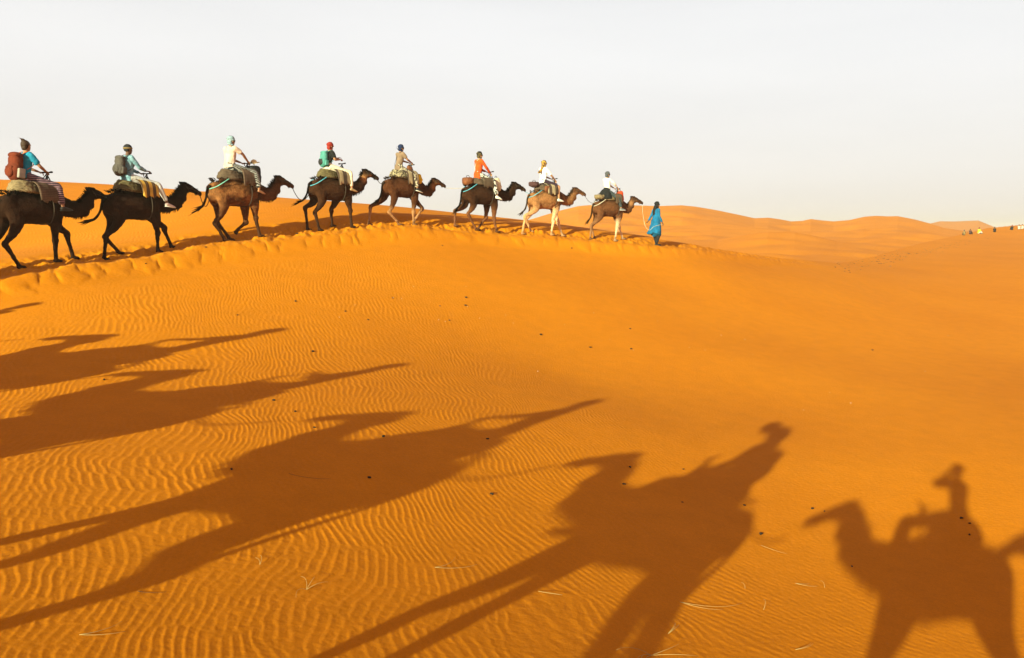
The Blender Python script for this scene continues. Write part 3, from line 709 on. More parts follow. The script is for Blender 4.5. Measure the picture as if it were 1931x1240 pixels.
def make_person(label, base, yaw, scale, pose, fit, group='riders of the caravan', skin=SKIN, name='person'):
    """pose: joint positions from the seat point (x forward); fit: what is worn"""
    p = dict(RIDE); p.update(pose); t = thing(name, label, 'person', base, yaw, group, scale)
    ln = p['lean']; hx, hz = p['head']; female = fit.get('slim', 1.0)
    sh_z, sh_x = hz - .215, hx - .045
    tw = fit.get('build', 1.0)
    hipY = .095
    def arm(bm, s, a, grow=0.0, upto=1.0):
        S = Vector((sh_x, s * .178 * tw, sh_z)); E, W = Vector(a[0]), Vector(a[1])
        rows = [(*(S + V(0, -s * .05, .005)), .05 + grow, .052 + grow), (*S, .048 + grow, .05 + grow), (*S.lerp(E, .5), .043 + grow, .045 + grow), (*E, .037 + grow, .038 + grow)]
        if upto > .5: rows += [(*E.lerp(W, .4 * upto), .036 + grow, .037 + grow), (*E.lerp(W, upto), .026 + grow, .028 + grow)]
        else: rows = rows[:2] + [(*S.lerp(E, upto * 2), .046 + grow * 1.25, .048 + grow * 1.25)]
        stube(bm, rows, 3, 10)
        return (W - E).normalized()
    def lg(bm, s, L, grow=0.0, upto=1.0, loose=0.0):
        K, A = Vector(L[0]), Vector(L[1]); H_ = Vector((.0, s * hipY, .03 + p.get('hip_z', 0)))
        rows = [(*H_, .098 + grow, .10 + grow), (*H_.lerp(K, .35), .085 + grow, .088 + grow), (*H_.lerp(K, .8), .062 + grow + loose * .4, .064 + grow + loose * .4), (*K, .058 + grow + loose * .5, .060 + grow + loose * .5)]
        if upto > .5: rows += [(*(K.lerp(A, .35 * upto) + V(-.01, 0, 0)), .052 + grow + loose, .056 + grow + loose), (*K.lerp(A, .75 * upto), .040 + grow + loose * 1.2, .042 + grow + loose * 1.2), (*K.lerp(A, upto), .034 + grow + loose * 1.1, .036 + grow + loose * 1.1)]
        else: rows = rows[:2] + [(*H_.lerp(K, upto * 2), .074 + grow + loose, .076 + grow + loose)]
        stube(bm, rows, 3, 12)
    def torso(bm, grow=0.0, low=-.04, waist=0.0):
        stube(bm, [(-.01, 0, low, .145 * tw + grow + waist, .115 + grow), (-.015, 0, .05, .158 * tw + grow + waist, .122 + grow), (ln * .3 - .01, 0, .19, .132 * tw * female + grow, .105 + grow), (lerp(ln * .3, sh_x, .55), 0, .34, .148 * tw + grow, .112 + grow),
                   (sh_x - .01, 0, sh_z - .05, .165 * tw + grow, .105 + grow), (sh_x, 0, sh_z + .01, .135 * tw + grow, .075 + grow), (sh_x + .012, 0, sh_z + .05, .06 + grow, .052 + grow)], 4, 18)
    bm = bmesh.new(); torso(bm, -.004)
    stube(bm, [(sh_x, 0, sh_z, .06, .06), (sh_x + .015, 0, sh_z + .08, .050, .052), (hx - .01, 0, hz - .05, .048, .05)], 3, 12)
    face(bm, (hx, 0, hz), p['look'], 1.0, p.get('tilt', 0.0))
    for s, k in ((-1, 'R'), (1, 'L')):
        d = arm(bm, s, p['arm' + k]); hand(bm, p['arm' + k][1], d if not p.get('hand' + k) else p['hand' + k], s, p.get('palm', (0, 0, 1)))
        L = p['leg' + k]; lg(bm, s, L)
        A = Vector(L[1]); fd = Vector((math.cos(L[2]), 0, math.sin(L[2]))) if len(L) > 2 else V(1, 0, 0)
        tube(bm, [A + V(-.035, 0, -.035), A + fd * .05 + V(0, 0, -.045), A + fd * .13 + V(0, 0, -.062), A + fd * .19 + V(0, 0, -.068)], [(.034, .034), (.038, .036), (.044, .024), (.034, .015)], 10)
    link('body', remesh(bm, 'person_body', .0095 if fit.get('detail', 1) else .02, 1, .4), skin, t)
    for s in (-1, 1):
        b = bmesh.new(); M = Matrix.Rotation(p['look'], 3, 'Z'); ball(b, Vector((hx, 0, hz)) + M @ V(.082, s * .030, .014), (.010, .013, .008), 8, M); link('eye', to_mesh(b, 'eye'), IRON, t)
    # trousers / skirt
    if fit.get('legs'):
        mat, upto, loose = fit['legs']; b = bmesh.new()
        stube(b, [(-.012, 0, -.05, .15, .12), (-.012, 0, .04, .172 * tw, .135), (ln * .2 - .01, 0, .15, .150 * tw, .122)], 3, 18)
        for s, k in ((-1, 'R'), (1, 'L')): lg(b, s, p['leg' + k], .014, upto, loose)
        link('trousers' if upto > .5 else 'shorts', remesh(b, 'trousers', .012, 2, .5, .007, 13), mat, t)
    if fit.get('skirt'):
        b = bmesh.new(); mat, zl, flare = fit['skirt']
        stube(b, [(0, 0, .19, .14, .12), (-.02, 0, .10, .19, .16), (-.05, 0, -.02, .27, .25 * flare), (-.07, 0, zl, .34, .33 * flare)], 4, 20)
        link('skirt', remesh(b, 'skirt', .014, 2, .5, .016, 9), mat, t)
    if fit.get('top'):
        mat, sleeve, low = fit['top']; b = bmesh.new(); torso(b, .014, low, fit.get('hem', 0.0))
        for s, k in ((-1, 'R'), (1, 'L')): arm(b, s, p['arm' + k], .013 if sleeve > .5 else .018, sleeve)
        link('shirt', remesh(b, 'shirt', .012, 2, .5, .009, 12), mat, t)
    if fit.get('shoes'):
        for s, k in ((-1, 'R'), (1, 'L')):
            L = p['leg' + k]; A = Vector(L[1]); fd = Vector((math.cos(L[2]), 0, math.sin(L[2])))
            b = bmesh.new(); tube(b, [A + V(-.05, 0, -.045), A + V(-.01, 0, -.03), A + fd * .06 + V(0, 0, -.045), A + fd * .15 + V(0, 0, -.062), A + fd * .22 + V(0, 0, -.07)], [(.036, .034), (.046, .048), (.048, .040), (.052, .028), (.036, .016)], 12)
            sh = link('shoe', remesh(b, 'shoe', .011, 2), fit['shoes'][0], t)
            if len(fit['shoes']) > 1:
                b = bmesh.new(); tube(b, [A + V(-.06, 0, -.082), A + fd * .08 + V(0, 0, -.088), A + fd * .17 + V(0, 0, -.09), A + fd * .235 + V(0, 0, -.085)], [(.036, .012), (.046, .012), (.052, .012), (.034, .010)], 12)
                so_ = link('sole', to_mesh(b, 'sole'), fit['shoes'][1], sh)
    P = Vector((hx, 0, hz))
    if fit.get('hair'):
        b = bmesh.new(); ball(b, P + V(-.028, 0, .03), (.100, .088, .105), 14); ball(b, P + V(-.06, 0, -.035), (.055, .07, .07), 12)
        if fit['hair'][1] == 'bun': ball(b, P + V(-.075, 0, .125), (.042, .045, .038), 10); [tube(b, [P + V(-.09, 0, .14), P + V(-.13, .02 * q, .155 + .01 * q), P + V(-.165, .03 * q, .145 + .02 * q)], [.012, .008, .003], 5) for q in (-1, 0, 1, 2)]
        link('hair', remesh(b, 'hair', .010, 1, .4, .006, 26), fit['hair'][0], t)
    if fit.get('wrap'):
        mat, kind = fit['wrap']; b = bmesh.new()
        ball(b, P + V(-.015, 0, .045), (.110, .096, .094), 16)
        if kind != 'beanie':
            for k in range(4):
                a0 = -.4 + .25 * k; Q = [P + V((.100 - .014 * k) * math.cos(q) - .012, (.088 - .014 * k) * math.sin(q), .028 + .021 * k + .026 * math.sin(q + a0 * 3)) for q in (2 * math.pi * i / 18 for i in range(19))]
                tube(b, Q, [.022 + .004 * math.sin(i * .9 + k) for i in range(19)], 8)
            ball(b, P + V(-.055, 0, -.045), (.065, .080, .075), 12); ball(b, P + V(.0, 0, -.105), (.072, .074, .048), 12)
        else:
            ball(b, P + V(-.045, 0, .0), (.07, .082, .06), 12)
        if fit.get('bundle'): ball(b, P + V(-.07, 0, .0), (.15, .16, .15), 14); ball(b, P + V(.15, 0, .08), (.14, .15, .13), 14)  # added balls that shape the shadow of an unseen head
        if kind == 'tail':      # long end blown behind the back
            stube(b, [(hx - .06, 0, hz - .02, .05, .05), (hx - .11, -.04, hz - .13, .045, .055), (hx - .19, -.08, hz - .25, .04, .05), (hx - .29, -.10, hz - .34, .035, .055), (hx - .36, -.10, hz - .37, .015, .03)], 3, 10)
        if kind == 'down':
            stube(b, [(hx - .06, 0, hz - .02, .085, .05), (hx - .12, 0, hz - .18, .10, .05), (hx - .15, 0, hz - .36, .085, .04), (hx - .14, 0, hz - .48, .04, .02)], 3, 12)
        if kind == 'tuft':
            for q in (-1, 1): tube(b, [P + V(-.08, 0, -.03), P + V(-.14, .03 * q, -.05), P + V(-.19, .04 * q, .01 + .05 * q)], [.02, .015, .004], 6)
        w_ = link('head_scarf' if kind != 'beanie' else 'beanie', remesh(b, 'head_scarf', .010, 1, .4, .005, 22), mat, t)
        if len(fit['wrap']) < 3 and kind == 'beanie':
            b = bmesh.new(); Q = [P + V(.105 * math.cos(q) - .015, .094 * math.sin(q), .03) for q in (2 * math.pi * i / 20 for i in range(21))]; tube(b, Q, (.010, .020) and [(.012, .020)] * 21, 8); link('brim', to_mesh(b, 'brim'), fit['band'], w_)
    if fit.get('strap'):
        b = bmesh.new(); q = spline([(sh_x + .09, -.06, sh_z + .02), (sh_x, -.075, sh_z + .075), (sh_x - .11, -.02, sh_z - .02), (ln * .3 - .135, .08, .22), (-.05, .19, .06)], 5)
        tube(b, [tuple(a) for a in q], (.011, .005) and [(.014, .006)] * len(q), 6); link('bag_strap', to_mesh(b, 'bag_strap'), fit['strap'], t)
    return t

def backpack(label, base, yaw, scale, pose, size, mat, mat2, extras=()):
    """worn on the back: main sack, lid, front pocket, side pocket, two straps"""
    p = dict(RIDE); p.update(pose); hx, hz = p['head']; shx, shz = hx - .045, hz - .215
    w_, d_, h_ = size; t = thing('backpack', label, 'backpack', base, yaw, 'backpacks worn by riders', scale)
    cx, cz = shx - .125 - d_ / 2, shz + .03 - h_ / 2; rot = Matrix.Rotation(.12, 3, 'Y')
    b = bmesh.new(); box(b, (cx + .01, 0, cz), (d_ * .8, w_ * .86, h_ * .86), rot, min(d_, w_) * .34); ball(b, (cx - .02, 0, cz - h_ * .16), (d_ * .60, w_ * .54, h_ * .37), 16); ball(b, (cx + .01, 0, cz + h_ * .2), (d_ * .50, w_ * .48, h_ * .33), 16)
    link('sack', remesh(b, 'sack', .014, 3, .5, .010, 9), mat, t)
    b = bmesh.new(); box(b, (cx + .03, 0, cz + h_ * .42), (d_ * .8, w_ * .8, h_ * .12), rot, .035); ball(b, (cx + .02, 0, cz + h_ * .44), (d_ * .50, w_ * .46, h_ * .12), 14); link('lid', remesh(b, 'lid', .014, 2, .5, .006, 10), mat2 if 'lid' in extras else mat, t)
    b = bmesh.new(); box(b, (cx - d_ * .52, 0, cz - h_ * .14), (d_ * .34, w_ * .62, h_ * .36), rot, .04); ball(b, (cx - d_ * .56, 0, cz - h_ * .18), (d_ * .24, w_ * .36, h_ * .20), 14); link('front_pocket', remesh(b, 'front_pocket', .012, 2, .5, .006, 10), mat2 if 'pocket' in extras else mat, t)
    b = bmesh.new(); box(b, (cx, -w_ * .54, cz - h_ * .24), (d_ * .62, w_ * .22, h_ * .36), rot, .02); link('side_pocket', remesh(b, 'side_pocket', .012, 2, .5, .004, 12), mat2 if 'side' in extras else mat, t)
    for s in (-1, 1):
        b = bmesh.new(); q = spline([(cx + d_ * .45, s * .09, shz + .02), (shx, s * .105, shz + .085), (shx + .10, s * .11, shz - .02), (shx + .09, s * .13, shz - .20), (shx - .08, s * .15, shz - .32)], 5)
        tube(b, [tuple(a) for a in q], [(.024, .007)] * len(q), 8); link('shoulder_strap', to_mesh(b, 'shoulder_strap'), mat2, t)
    return t

def bag(name, label, base, yaw, scale, c, r, mat, rot=0.0, group=None, cat='bag', flap=None):
    """soft bag or bundle, c in the camel's frame"""
    t = thing(name, label, cat, base, yaw, group, scale)
    b = bmesh.new(); M = Matrix.Rotation(rot, 3, 'Y')
    box(b, c, tuple(1.7 * v for v in r), M, min(r) * .5); ball(b, Vector(c) + V(0, 0, -r[2] * .25), tuple(1.02 * v for v in r), 14, M)
    link('sack', remesh(b, 'sack', .016, 3, .5, .014, 11), mat, t)
    b = bmesh.new(); top = Vector(c) + M @ V(0, 0, r[2] * .95)
    tube(b, [top + M @ V(0, -r[1] * .5, -.02), top + V(0, -r[1] * .3, .05), top + V(0, r[1] * .3, .05), top + M @ V(0, r[1] * .5, -.02)], .010, 6); link('carry_strap', to_mesh(b, 'carry_strap'), flap or ROPE_D, t)
    return t

# ------------------------------------------------------------------ the caravan in view
def place(px, depth):
    x = (px - CX) / F_PX * (depth / 1.0) * 1.0
    a, b, c = rayv(px, 445.0); x = float(a / b) * depth
    return x, depth
def cbase(px, depth, back=0.0):
    x, y = place(px, depth); return (x, y, ground(x, y))
def yaw_of(az): return R(90 - az)
def local(base, yaw, sc, p):
    c, s = math.cos(yaw), math.sin(yaw); x, y, z = (v * sc for v in p)
    return Vector((base[0] + c * x - s * y, base[1] + s * x + c * y, base[2] + z))

BLACK_ = (.030, .015, .009)
CAMELS = [
 dict(px=58.7, Y=18.42, az=24.5, sc=1.0, legs=((.47, .55, .47), (1.0, .64, 1.12), (-.71, .53, -.42), (-.88, .53, -.87)), head=(.0, -.13), tail=(.05, .0),
      coat=dict(main=(.034, .018, .011), legc=(.030, .017, .010), mane=(.016, .010, .007)), pad=GREEN_PAD if 0 else PALE_PAD, blanket=(BLK_BR, -.05, .42, 1.45, 1.90, .42, 1, .12),
      label='black camel carrying the rider with the rust-red backpack, leftmost of the caravan'),
 dict(px=251, Y=20.71, az=30, sc=1.0, legs=((.60, .57, .60), (1.03, .62, 1.22), (-.84, .55, -.92), (-.66, .48, -.33)), head=(0, 0), tail=(.05, .12),
      coat=dict(main=BLACK_, legc=(.030, .016, .010), mane=(.018, .010, .007)), pad=GREEN_PAD, blanket=(BLK_STR, -.0, .46, 1.52, 1.96, .42, 2, .15),
      label='black camel with a brown and yellow striped saddle blanket'),
 dict(px=443, Y=23.18, az=36, sc=1.045, legs=((.58, .60, .71), (.47, .52, .16, .20), (-.69, .48, -.42), (-.44, .55, -.07)), head=(-.10, -.12), tail=(.05, .06),
      coat=dict(main=(.165, .078, .030), legc=(.085, .045, .022), mane=(.07, .035, .018), flank=(.36, .19, .07), chest=(.045, .024, .014)), pad=BROWN_PAD, blanket=(BLK_BR, .05, .55, 1.52, 1.98, .41, 3, 0), crupper=ROPE_G,
      label='reddish brown shaggy camel lifting a foreleg, a large black sack before its saddle'),
 dict(px=624.5, Y=25.93, az=42.5, sc=1.0, legs=((.65, .60, .71), (.13, .57, .14), (-.68, .57, -.53), (-.83, .70, -.78)), head=(-.20, .04), tail=(.05, .10),
      coat=dict(main=(.062, .030, .014), legc=(.060, .033, .018), mane=(.028, .015, .009), cheek=(.60, .36, .15)), pad=GREEN_PAD, blanket=(BLK_CR, .0, .50, 1.45, 1.94, .42, 4, .15), crupper=ROPE_B,
      label='dark brown camel with a tan cheek, carrying the person in the red turban'),
 dict(px=757, Y=27.92, az=47, sc=.945, legs=((.44, .47, .46), (1.05, .56, .72, .10), (-.61, .45, -.2), (-1.2, .61, -1.30)), head=(-.08, -.26), tail=(.04, .02),
      coat=dict(main=(.105, .046, .020), legc=(.66, .42, .20), leg_z=.46, mane=(.05, .024, .012), cheek=(.48, .26, .10)), pad=BLK_ZIG, blanket=(BLK_CR, .0, .48, 1.42, 1.92, .41, 5, .1),
      label='chestnut camel with pale shins holding its head low, a yellow bag on its withers'),
 dict(px=905, Y=30.08, az=52.5, sc=1.02, legs=((.53, .46, .66), (.38, .50, -.02), (-.61, .60, -.27), (-.98, .60, -.99)), head=(-.03, -.16), tail=(.04, .0),
      coat=dict(main=(.050, .024, .012), legc=(.24, .12, .055), leg_z=.75, mane=(.022, .012, .008)), pad=BROWN_PAD, blanket=(BROWN_PAD, -.12, .36, 1.55, 1.92, .42, 6, 0), crupper=ROPE_B, 
      label='dark camel whose rider wears an orange top, with a cream sack on its withers'),
 dict(px=1026, Y=31.92, az=57, sc=1.0, legs=((.33, .53, .26), (.79, .47, 1.0), (-1.0, .66, -1.12), (-.76, .50, -.53)), head=(-.09, -.14), tail=(.04, .03),
      coat=dict(main=(.42, .24, .10), legc=(.80, .55, .28), leg_z=.9, mane=(.12, .06, .03), fleg=(1.0, .80, .50), chest=(.12, .06, .03)), pad=BROWN_PAD, blanket=(BLK_CR, -.12, .35, 1.50, 1.92, .42, 7, 0), crupper=ROPE_B,
      label='tan camel with pale forelegs, ridden by the person with the long golden scarf'),
 dict(px=1145.5, Y=33.57, az=62, sc=.966, legs=((.38, .50, .30), (.70, .50, .9), (-.93, .57, -.97), (-.73, .48, -.6)), head=(-.30, -.14), tail=(.03, .0),
      coat=dict(main=(.17, .085, .038), legc=(.36, .22, .11), leg_z=.72, mane=(.08, .04, .02), fleg=(1.0, .84, .56), cheek=(.50, .30, .13)), pad=PALE_PAD, blanket=(BROWN_PAD, .12, .46, 1.50, 1.92, .41, 8, 0), crupper=ROPE_W,
      label='brown camel with cream-white forelegs, led by the walking guide'),
]
INFO = []
for i, c in enumerate(CAMELS):
    base = cbase(c['px'], c['Y']); yaw = yaw_of(c['az'])
    o = make_camel(c['label'], base, yaw, c['sc'], c['legs'], c['coat'], c['head'], c['tail'], 10 + i, c['pad'], c.get('blanket'), c.get('crupper'), padkind=(2 if i in (5, 6) else 0), hair=1.3 if i < 3 else 1.0)
    INFO.append((base, yaw, c['sc'], c['head'], o))

def seat(i, dz=0.0, dx=-.06):
    b, yw, s, hd, o = INFO[i]; return tuple(local(b, yw, s, (dx, 0, 1.965 + dz)))
C_ = cloth
TURQ = C_('turquoise_shirt', (.015, .22, .36)); DENIM = C_('denim', (.13, .25, .31), (.21, .35, .42), 'blotch', 9); PINKB = C_('blush_shirt', (.62, .44, .35)); BLACKC = C_('black_cloth', (.012, .012, .013))
TAUPE = C_('taupe_shirt', (.22, .14, .09)); ORANGE = C_('orange_top', (.58, .075, .008)); WHITE = C_('white_shirt', (.80, .78, .76), var=.06); BLUSHW = C_('off_white_shirt', (.76, .68, .62), var=.06)
PAT1 = C_('banded_trousers', (.03, .02, .035), (.27, .15, .18), 'band', 6.5); GREYT = C_('pale_grey_trousers', (.50, .47, .45), var=.12); STRIPE = C_('black_white_stripes', (.02, .02, .022), (.30, .28, .26), 'stripe', 11)
CREAM = C_('cream_trousers', (.72, .60, .46), var=.1); PATBW = C_('black_white_pattern', (.02, .02, .022), (.62, .58, .52), 'check', 15); PATBR = C_('brown_white_pattern', (.05, .035, .03), (.50, .42, .30), 'blotch', 20)
PURPLE = C_('dark_purple_cloth', (.035, .018, .030)); JEANS = C_('dark_jeans', (.04, .05, .055)); BLUER = C_('blue_robe', (.006, .115, .25), var=.3); 
BLUEW = C_('pale_blue_wrap', (.42, .58, .66), (.06, .07, .08), 'band', 9); REDW = C_('red_turban', (.26, .022, .014)); NAVY = C_('navy_scarf', (.012, .022, .07)); GOLDW = C_('gold_scarf', (.40, .22, .04), (.10, .05, .02), 'blotch', 14)
DKW = C_('charcoal_scarf', (.035, .035, .038), (.10, .10, .11), 'band', 12); BKGOLD = C_('black_gold_scarf', (.015, .013, .012), (.10, .07, .03), 'blotch', 9); DKBEAN = C_('dark_beanie', (.022, .022, .025)); OLIVE = C_('olive_band', (.20, .13, .05))
SH_DK = C_('dark_shoe', (.04, .033, .03), rough=.6); SH_PK = C_('pale_pink_shoe', (.60, .44, .40), rough=.6); SH_WH = C_('white_shoe', (.72, .70, .66), rough=.6); SANDAL = C_('tan_sandal', (.40, .26, .13), rough=.7); SH_GR = C_('grey_shoe', (.16, .16, .17), rough=.6)
SOLE = C_('white_sole', (.75, .73, .69), rough=.6); RUST = C_('rust_pack', (.13, .022, .008)); GREYP = C_('grey_pack', (.075, .062, .055)); TEAL = C_('teal_pack', (.07, .25, .22)); ORG = C_('orange_strap', (.70, .14, .02)); BKP = C_('black_nylon', (.018, .018, .019), rough=.6)
GREYPOUCH = C_('grey_pouch', (.30, .26, .22)); YEL = C_('yellow_cloth', (.75, .48, .02)); CREAMB = C_('cream_sack', (.66, .56, .40)); ORB = C_('orange_red_bag', (.50, .06, .015)); LEATH = C_('brown_leather', (.17, .055, .02), rough=.5); STRAW = C_('straw', (.70, .52, .28)); MAROON = C_('maroon_roll', (.07, .03, .03))

def gpose(hx=.0, hz=.745, **k):
    d = dict(lean=.09, head=(.09 + hx, hz - .012)); d.update(k); return d
RP = [
 gpose(.01, .74, look=.2, legR=((.52, -.38, -.16), (.58, -.43, -.62), .05)),
 gpose(-.03, .75, armR=((.17, -.24, .30), (.40, -.17, .22)), handR=(1, 0, 0), legR=((.60, -.37, -.13), (.80, -.42, -.58), -.12)),
 gpose(-.02, .745, lean=.04, armR=((.24, -.24, .38), (.47, -.12, .22)), legR=((.52, -.37, -.12), (.60, -.42, -.55), -.25)),
 gpose(.03, .70, lean=.07, tilt=.35, armR=((.11, -.24, .26), (.36, -.14, .28)), armL=((.14, .24, .28), (.40, .06, .34)), legR=((.58, -.37, -.14), (.60, -.42, -.62), -.15), hip_z=.0),
 gpose(.02, .76, look=-.15, armR=((.21, -.23, .34), (.46, -.10, .26)), armL=((.24, .23, .34), (.48, .10, .26)), legR=((.40, -.36, -.24), (.50, -.42, -.68), -.3)),
 gpose(-.02, .76, look=-.5, armR=((.18, -.24, .31), (.43, -.13, .12)), legR=((.42, -.37, -.22), (.52, -.43, -.70), -.28)),
 gpose(.0, .80, lean=.05, head=(.05, .74), armR=((.26, -.22, .26), (.47, -.13, .12)), legR=((.50, -.36, -.16), (.46, -.42, -.62), -.08)),
 gpose(-.06, .77, armR=((.20, -.24, .38), (.46, -.12, .20)), armL=((.20, .24, .38), (.42, .12, .22)), legR=((.36, -.36, -.24), (.46, -.41, -.66), .0)),
]
FIT = [
 dict(label='person with brown hair in a bun, turquoise T-shirt and banded trousers', hair=(HAIR, 'bun'), top=(TURQ, .38, .02), legs=(PAT1, .84, .018), shoes=(SH_DK, BKP)),
 dict(label='person in a loose denim shirt, dark beanie and pale trousers riding beside nobody, grey pack on the back', wrap=(DKBEAN, 'beanie'), band=OLIVE, top=(DENIM, .95, -.06), hem=.02, legs=(GREYT, .86, .004), shoes=(SH_PK, SOLE), skin=SKIN_D),
 dict(label='barefoot person in a blush T-shirt, striped trousers and pale blue head wrap', wrap=(BLUEW, 'turban'), top=(PINKB, .36, .06), legs=(STRIPE, .86, .022), build=1.16),
 dict(label='person in a red turban, black T-shirt and cream trousers looking down at one hand', wrap=(REDW, 'turban'), top=(BLACKC, .36, .04), legs=(CREAM, .84, .010), shoes=(SANDAL,), slim=.92),
 dict(label='person in a navy head scarf, taupe T-shirt and baggy patterned trousers', wrap=(NAVY, 'tuft'), top=(TAUPE, .36, -.06), legs=(PATBR, .88, .022), shoes=(BKP, SOLE), strap=BKP, slim=.9),
 dict(label='person in a long orange top and black and white patterned trousers glancing aside', wrap=(BKGOLD, 'turban'), top=(ORANGE, .95, -.10), hem=.01, legs=(PATBW, .90, .020), shoes=(SH_WH, SOLE), strap=CREAMB, slim=.92),
 dict(label='person in a white T-shirt and dark shorts with a long golden scarf blown behind', wrap=(GOLDW, 'tail'), top=(WHITE, .40, .02), legs=(PURPLE, .42, .02), shoes=(SH_WH, SOLE)),
 dict(label='person in an off-white shirt, charcoal head scarf and black waist cloth', wrap=(DKW, 'turban'), top=(BLUSHW, .72, .08), legs=(JEANS, .88, .012), skirt=(BLACKC, -.26, 1.0), shoes=(SH_GR, SOLE)),
]
FIT[1]['label'] = 'person in a loose denim shirt, dark beanie and pale grey trousers'
for i, (ps, ft) in enumerate(zip(RP, FIT)):
    make_person(ft['label'], seat(i), INFO[i][1], INFO[i][2] * 1.0, ps, ft, skin=ft.get('skin', SKIN))
b_ = lambda i: (tuple(INFO[i][0]), INFO[i][1], INFO[i][2])
def pack(i, label, size, m1, m2, ex): return backpack(label, seat(i), INFO[i][1], INFO[i][2], RP[i], size, m1, m2, ex)
pk = pack(0, 'large rust-red backpack with orange straps and a grey side pouch on the leftmost rider', (.36, .26, .60), RUST, ORG, ())
for ch in pk.children:
    if ch.name.startswith('side_pocket'): ch.data.materials[0] = GREYPOUCH
pack(1, 'small grey-brown backpack with a buckled front pocket on the rider in denim', (.33, .20, .48), GREYP, GREYP, ())
pk = pack(3, 'teal backpack with a black front pocket on the rider in the red turban', (.32, .20, .48), TEAL, TEAL, ())
for ch in pk.children:
    if ch.name.startswith('front_pocket'): ch.data.materials[0] = BKP
G_ = 'bags and bundles tied to the saddles'
bag('sack', 'large black sack tied in front of the saddle of the reddish brown camel', *b_(2), (.66, 0, 1.83), (.20, .22, .30), BKP, -.1, G_)
def hat():
    b, yw, s = b_(2); t = thing('straw_hat', 'pale straw hat lying on top of the large black sack', 'hat', tuple(local(b, yw, s, (.66, -.06, 2.16))), yw + .3, None, s)
    t.rotation_euler = (.10, -.22, yw)
    bm = bmesh.new(); tube(bm, [(0, 0, -.008), (0, 0, .0), (0, 0, .006)], [.06, .165, .06], 22); link('brim', to_mesh(bm, 'brim'), STRAW, t)
    bm = bmesh.new(); stube(bm, [(0, 0, .0, .085, .085), (0, 0, .05, .08, .08), (0, 0, .075, .05, .05)], 3, 16); link('crown', to_mesh(bm, 'crown'), STRAW, t)
hat()
bag('bag', 'brown leather shoulder bag beside the saddle bar of the chestnut camel', *b_(4), (.30, -.14, 1.98), (.13, .07, .12), LEATH, .3, G_)
bag('bag', 'yellow cloth bag hanging on the withers of the chestnut camel', *b_(4), (.70, -.16, 1.66), (.13, .10, .17), YEL, -.5, G_)
bag('sack', 'cream cloth sack hanging on the withers of the dark camel under the orange rider', *b_(5), (.70, -.14, 1.72), (.12, .12, .24), CREAMB, -.35, G_)
bag('bundle', 'brown rolled bundle behind the rider in orange', *b_(5), (-.52, 0, 1.78), (.19, .22, .14), LEATH, 0, G_, 'bundle')
bag('bundle', 'dark maroon blanket roll behind the rider with the golden scarf', *b_(6), (-.50, 0, 1.90), (.15, .25, .10), MAROON, .1, G_, 'bundle')
bag('bag', 'small brown box bag on the flank below the golden-scarfed rider', *b_(6), (-.12, -.37, 1.72), (.12, .07, .13), LEATH, 0, G_)
bag('bag', 'bright orange-red bag standing before the saddle of the first camel behind the guide', *b_(7), (.60, -.06, 1.83), (.13, .14, .25), ORB, -.22, G_)
bag('bundle', 'straw-coloured folded cushion behind the rider with the charcoal scarf', *b_(7), (-.48, -.06, 1.78), (.20, .21, .10), PALE_PAD, .05, G_, 'cushion')

# lead ropes from each muzzle to the saddle of the camel in front
def sag(a, b, drop, n=14, wob=0.0):
    return [tuple(Vector(a).lerp(Vector(b), k / n) + V(0, 0, -drop * 4 * (k / n) * (1 - k / n)) + V(wob * math.sin(k * 1.3), 0, 0)) for k in range(n + 1)]
def lead(label, a, b, drop, mat, r_=.012, group='lead ropes between the camels'):
    bm = bmesh.new(); tube(bm, sag(a, b, drop), r_, 6); me = to_mesh(bm, 'lead_rope'); me.transform(Matrix.Translation(-Vector(a)))
    o = link('lead_rope', me, mat); o.location = a; tag(o, label, 'rope', group); return o
def nose(k):
    b, yw, s, hd, o = INFO[k]; return local(b, yw, s, (2.12 + hd[0], 0, 1.635 + hd[1]))
def rear(k, z=1.50): b, yw, s, hd, o = INFO[k]; return local(b, yw, s, (-.72, -.04, z))
for k, (dr, m, tx) in enumerate(((.02, ROPE_D, 'short taut dark lead rope at the muzzle of the leftmost camel'), (.34, ROPE_D, 'dark lead rope hanging in a loop behind the reddish brown camel'), (.36, ROPE_D, 'dark lead rope hanging in a loop in front of the reddish brown camel'),
    (.10, ROPE_D, 'dark lead rope between the tan-cheeked camel and the chestnut camel'), (.02, ROPE_W, 'pale taut lead rope from the muzzle of the chestnut camel'), (.0, ROPE_B, 'short blue lead rope from the muzzle of the orange rider\'s camel'), (.10, ROPE_D, 'thin lead rope from the tan camel to the first camel'))):
    lead(tx, nose(k), rear(k + 1, 1.52 if k not in (1, 2) else 1.30), dr, m, .011 if k < 4 else .009)

# the guide
gb = cbase(1237, 34.6); gy = yaw_of(66)
GP = dict(lean=.03, head=(.03, .755), look=.0, armR=((-.02, -.24, .28), (.13, -.23, .04)), armL=((-.10, .23, .30), (-.26, .19, .10)), legR=((.10, -.10, -.42), (-.06, -.10, -.83), -.1), legL=((.02, .10, -.42), (.10, .10, -.82), 0.0), palm=(1, 0, 0))
gf = dict(top=(BLUER, .9, -.05), legs=(C_('dark_trousers', (.018, .018, .022)), .98, .012), shoes=(SH_DK,), wrap=(BLACKC, 'down'))
gd = make_person('walking guide in a bright blue robe and black turban leading the caravan on foot', (gb[0], gb[1], gb[2] + .92), gy, 1.04, GP, gf, None, SKIN_D)
bm = bmesh.new()
stube(bm, [(.0, 0, .42, .175, .12), (-.01, 0, .20, .19, .16), (-.03, 0, -.05, .235, .20), (-.05, 0, -.28, .26, .25), (-.09, 0, -.42, .27, .29), (-.10, 0, -.45, .20, .22)], 4, 22)
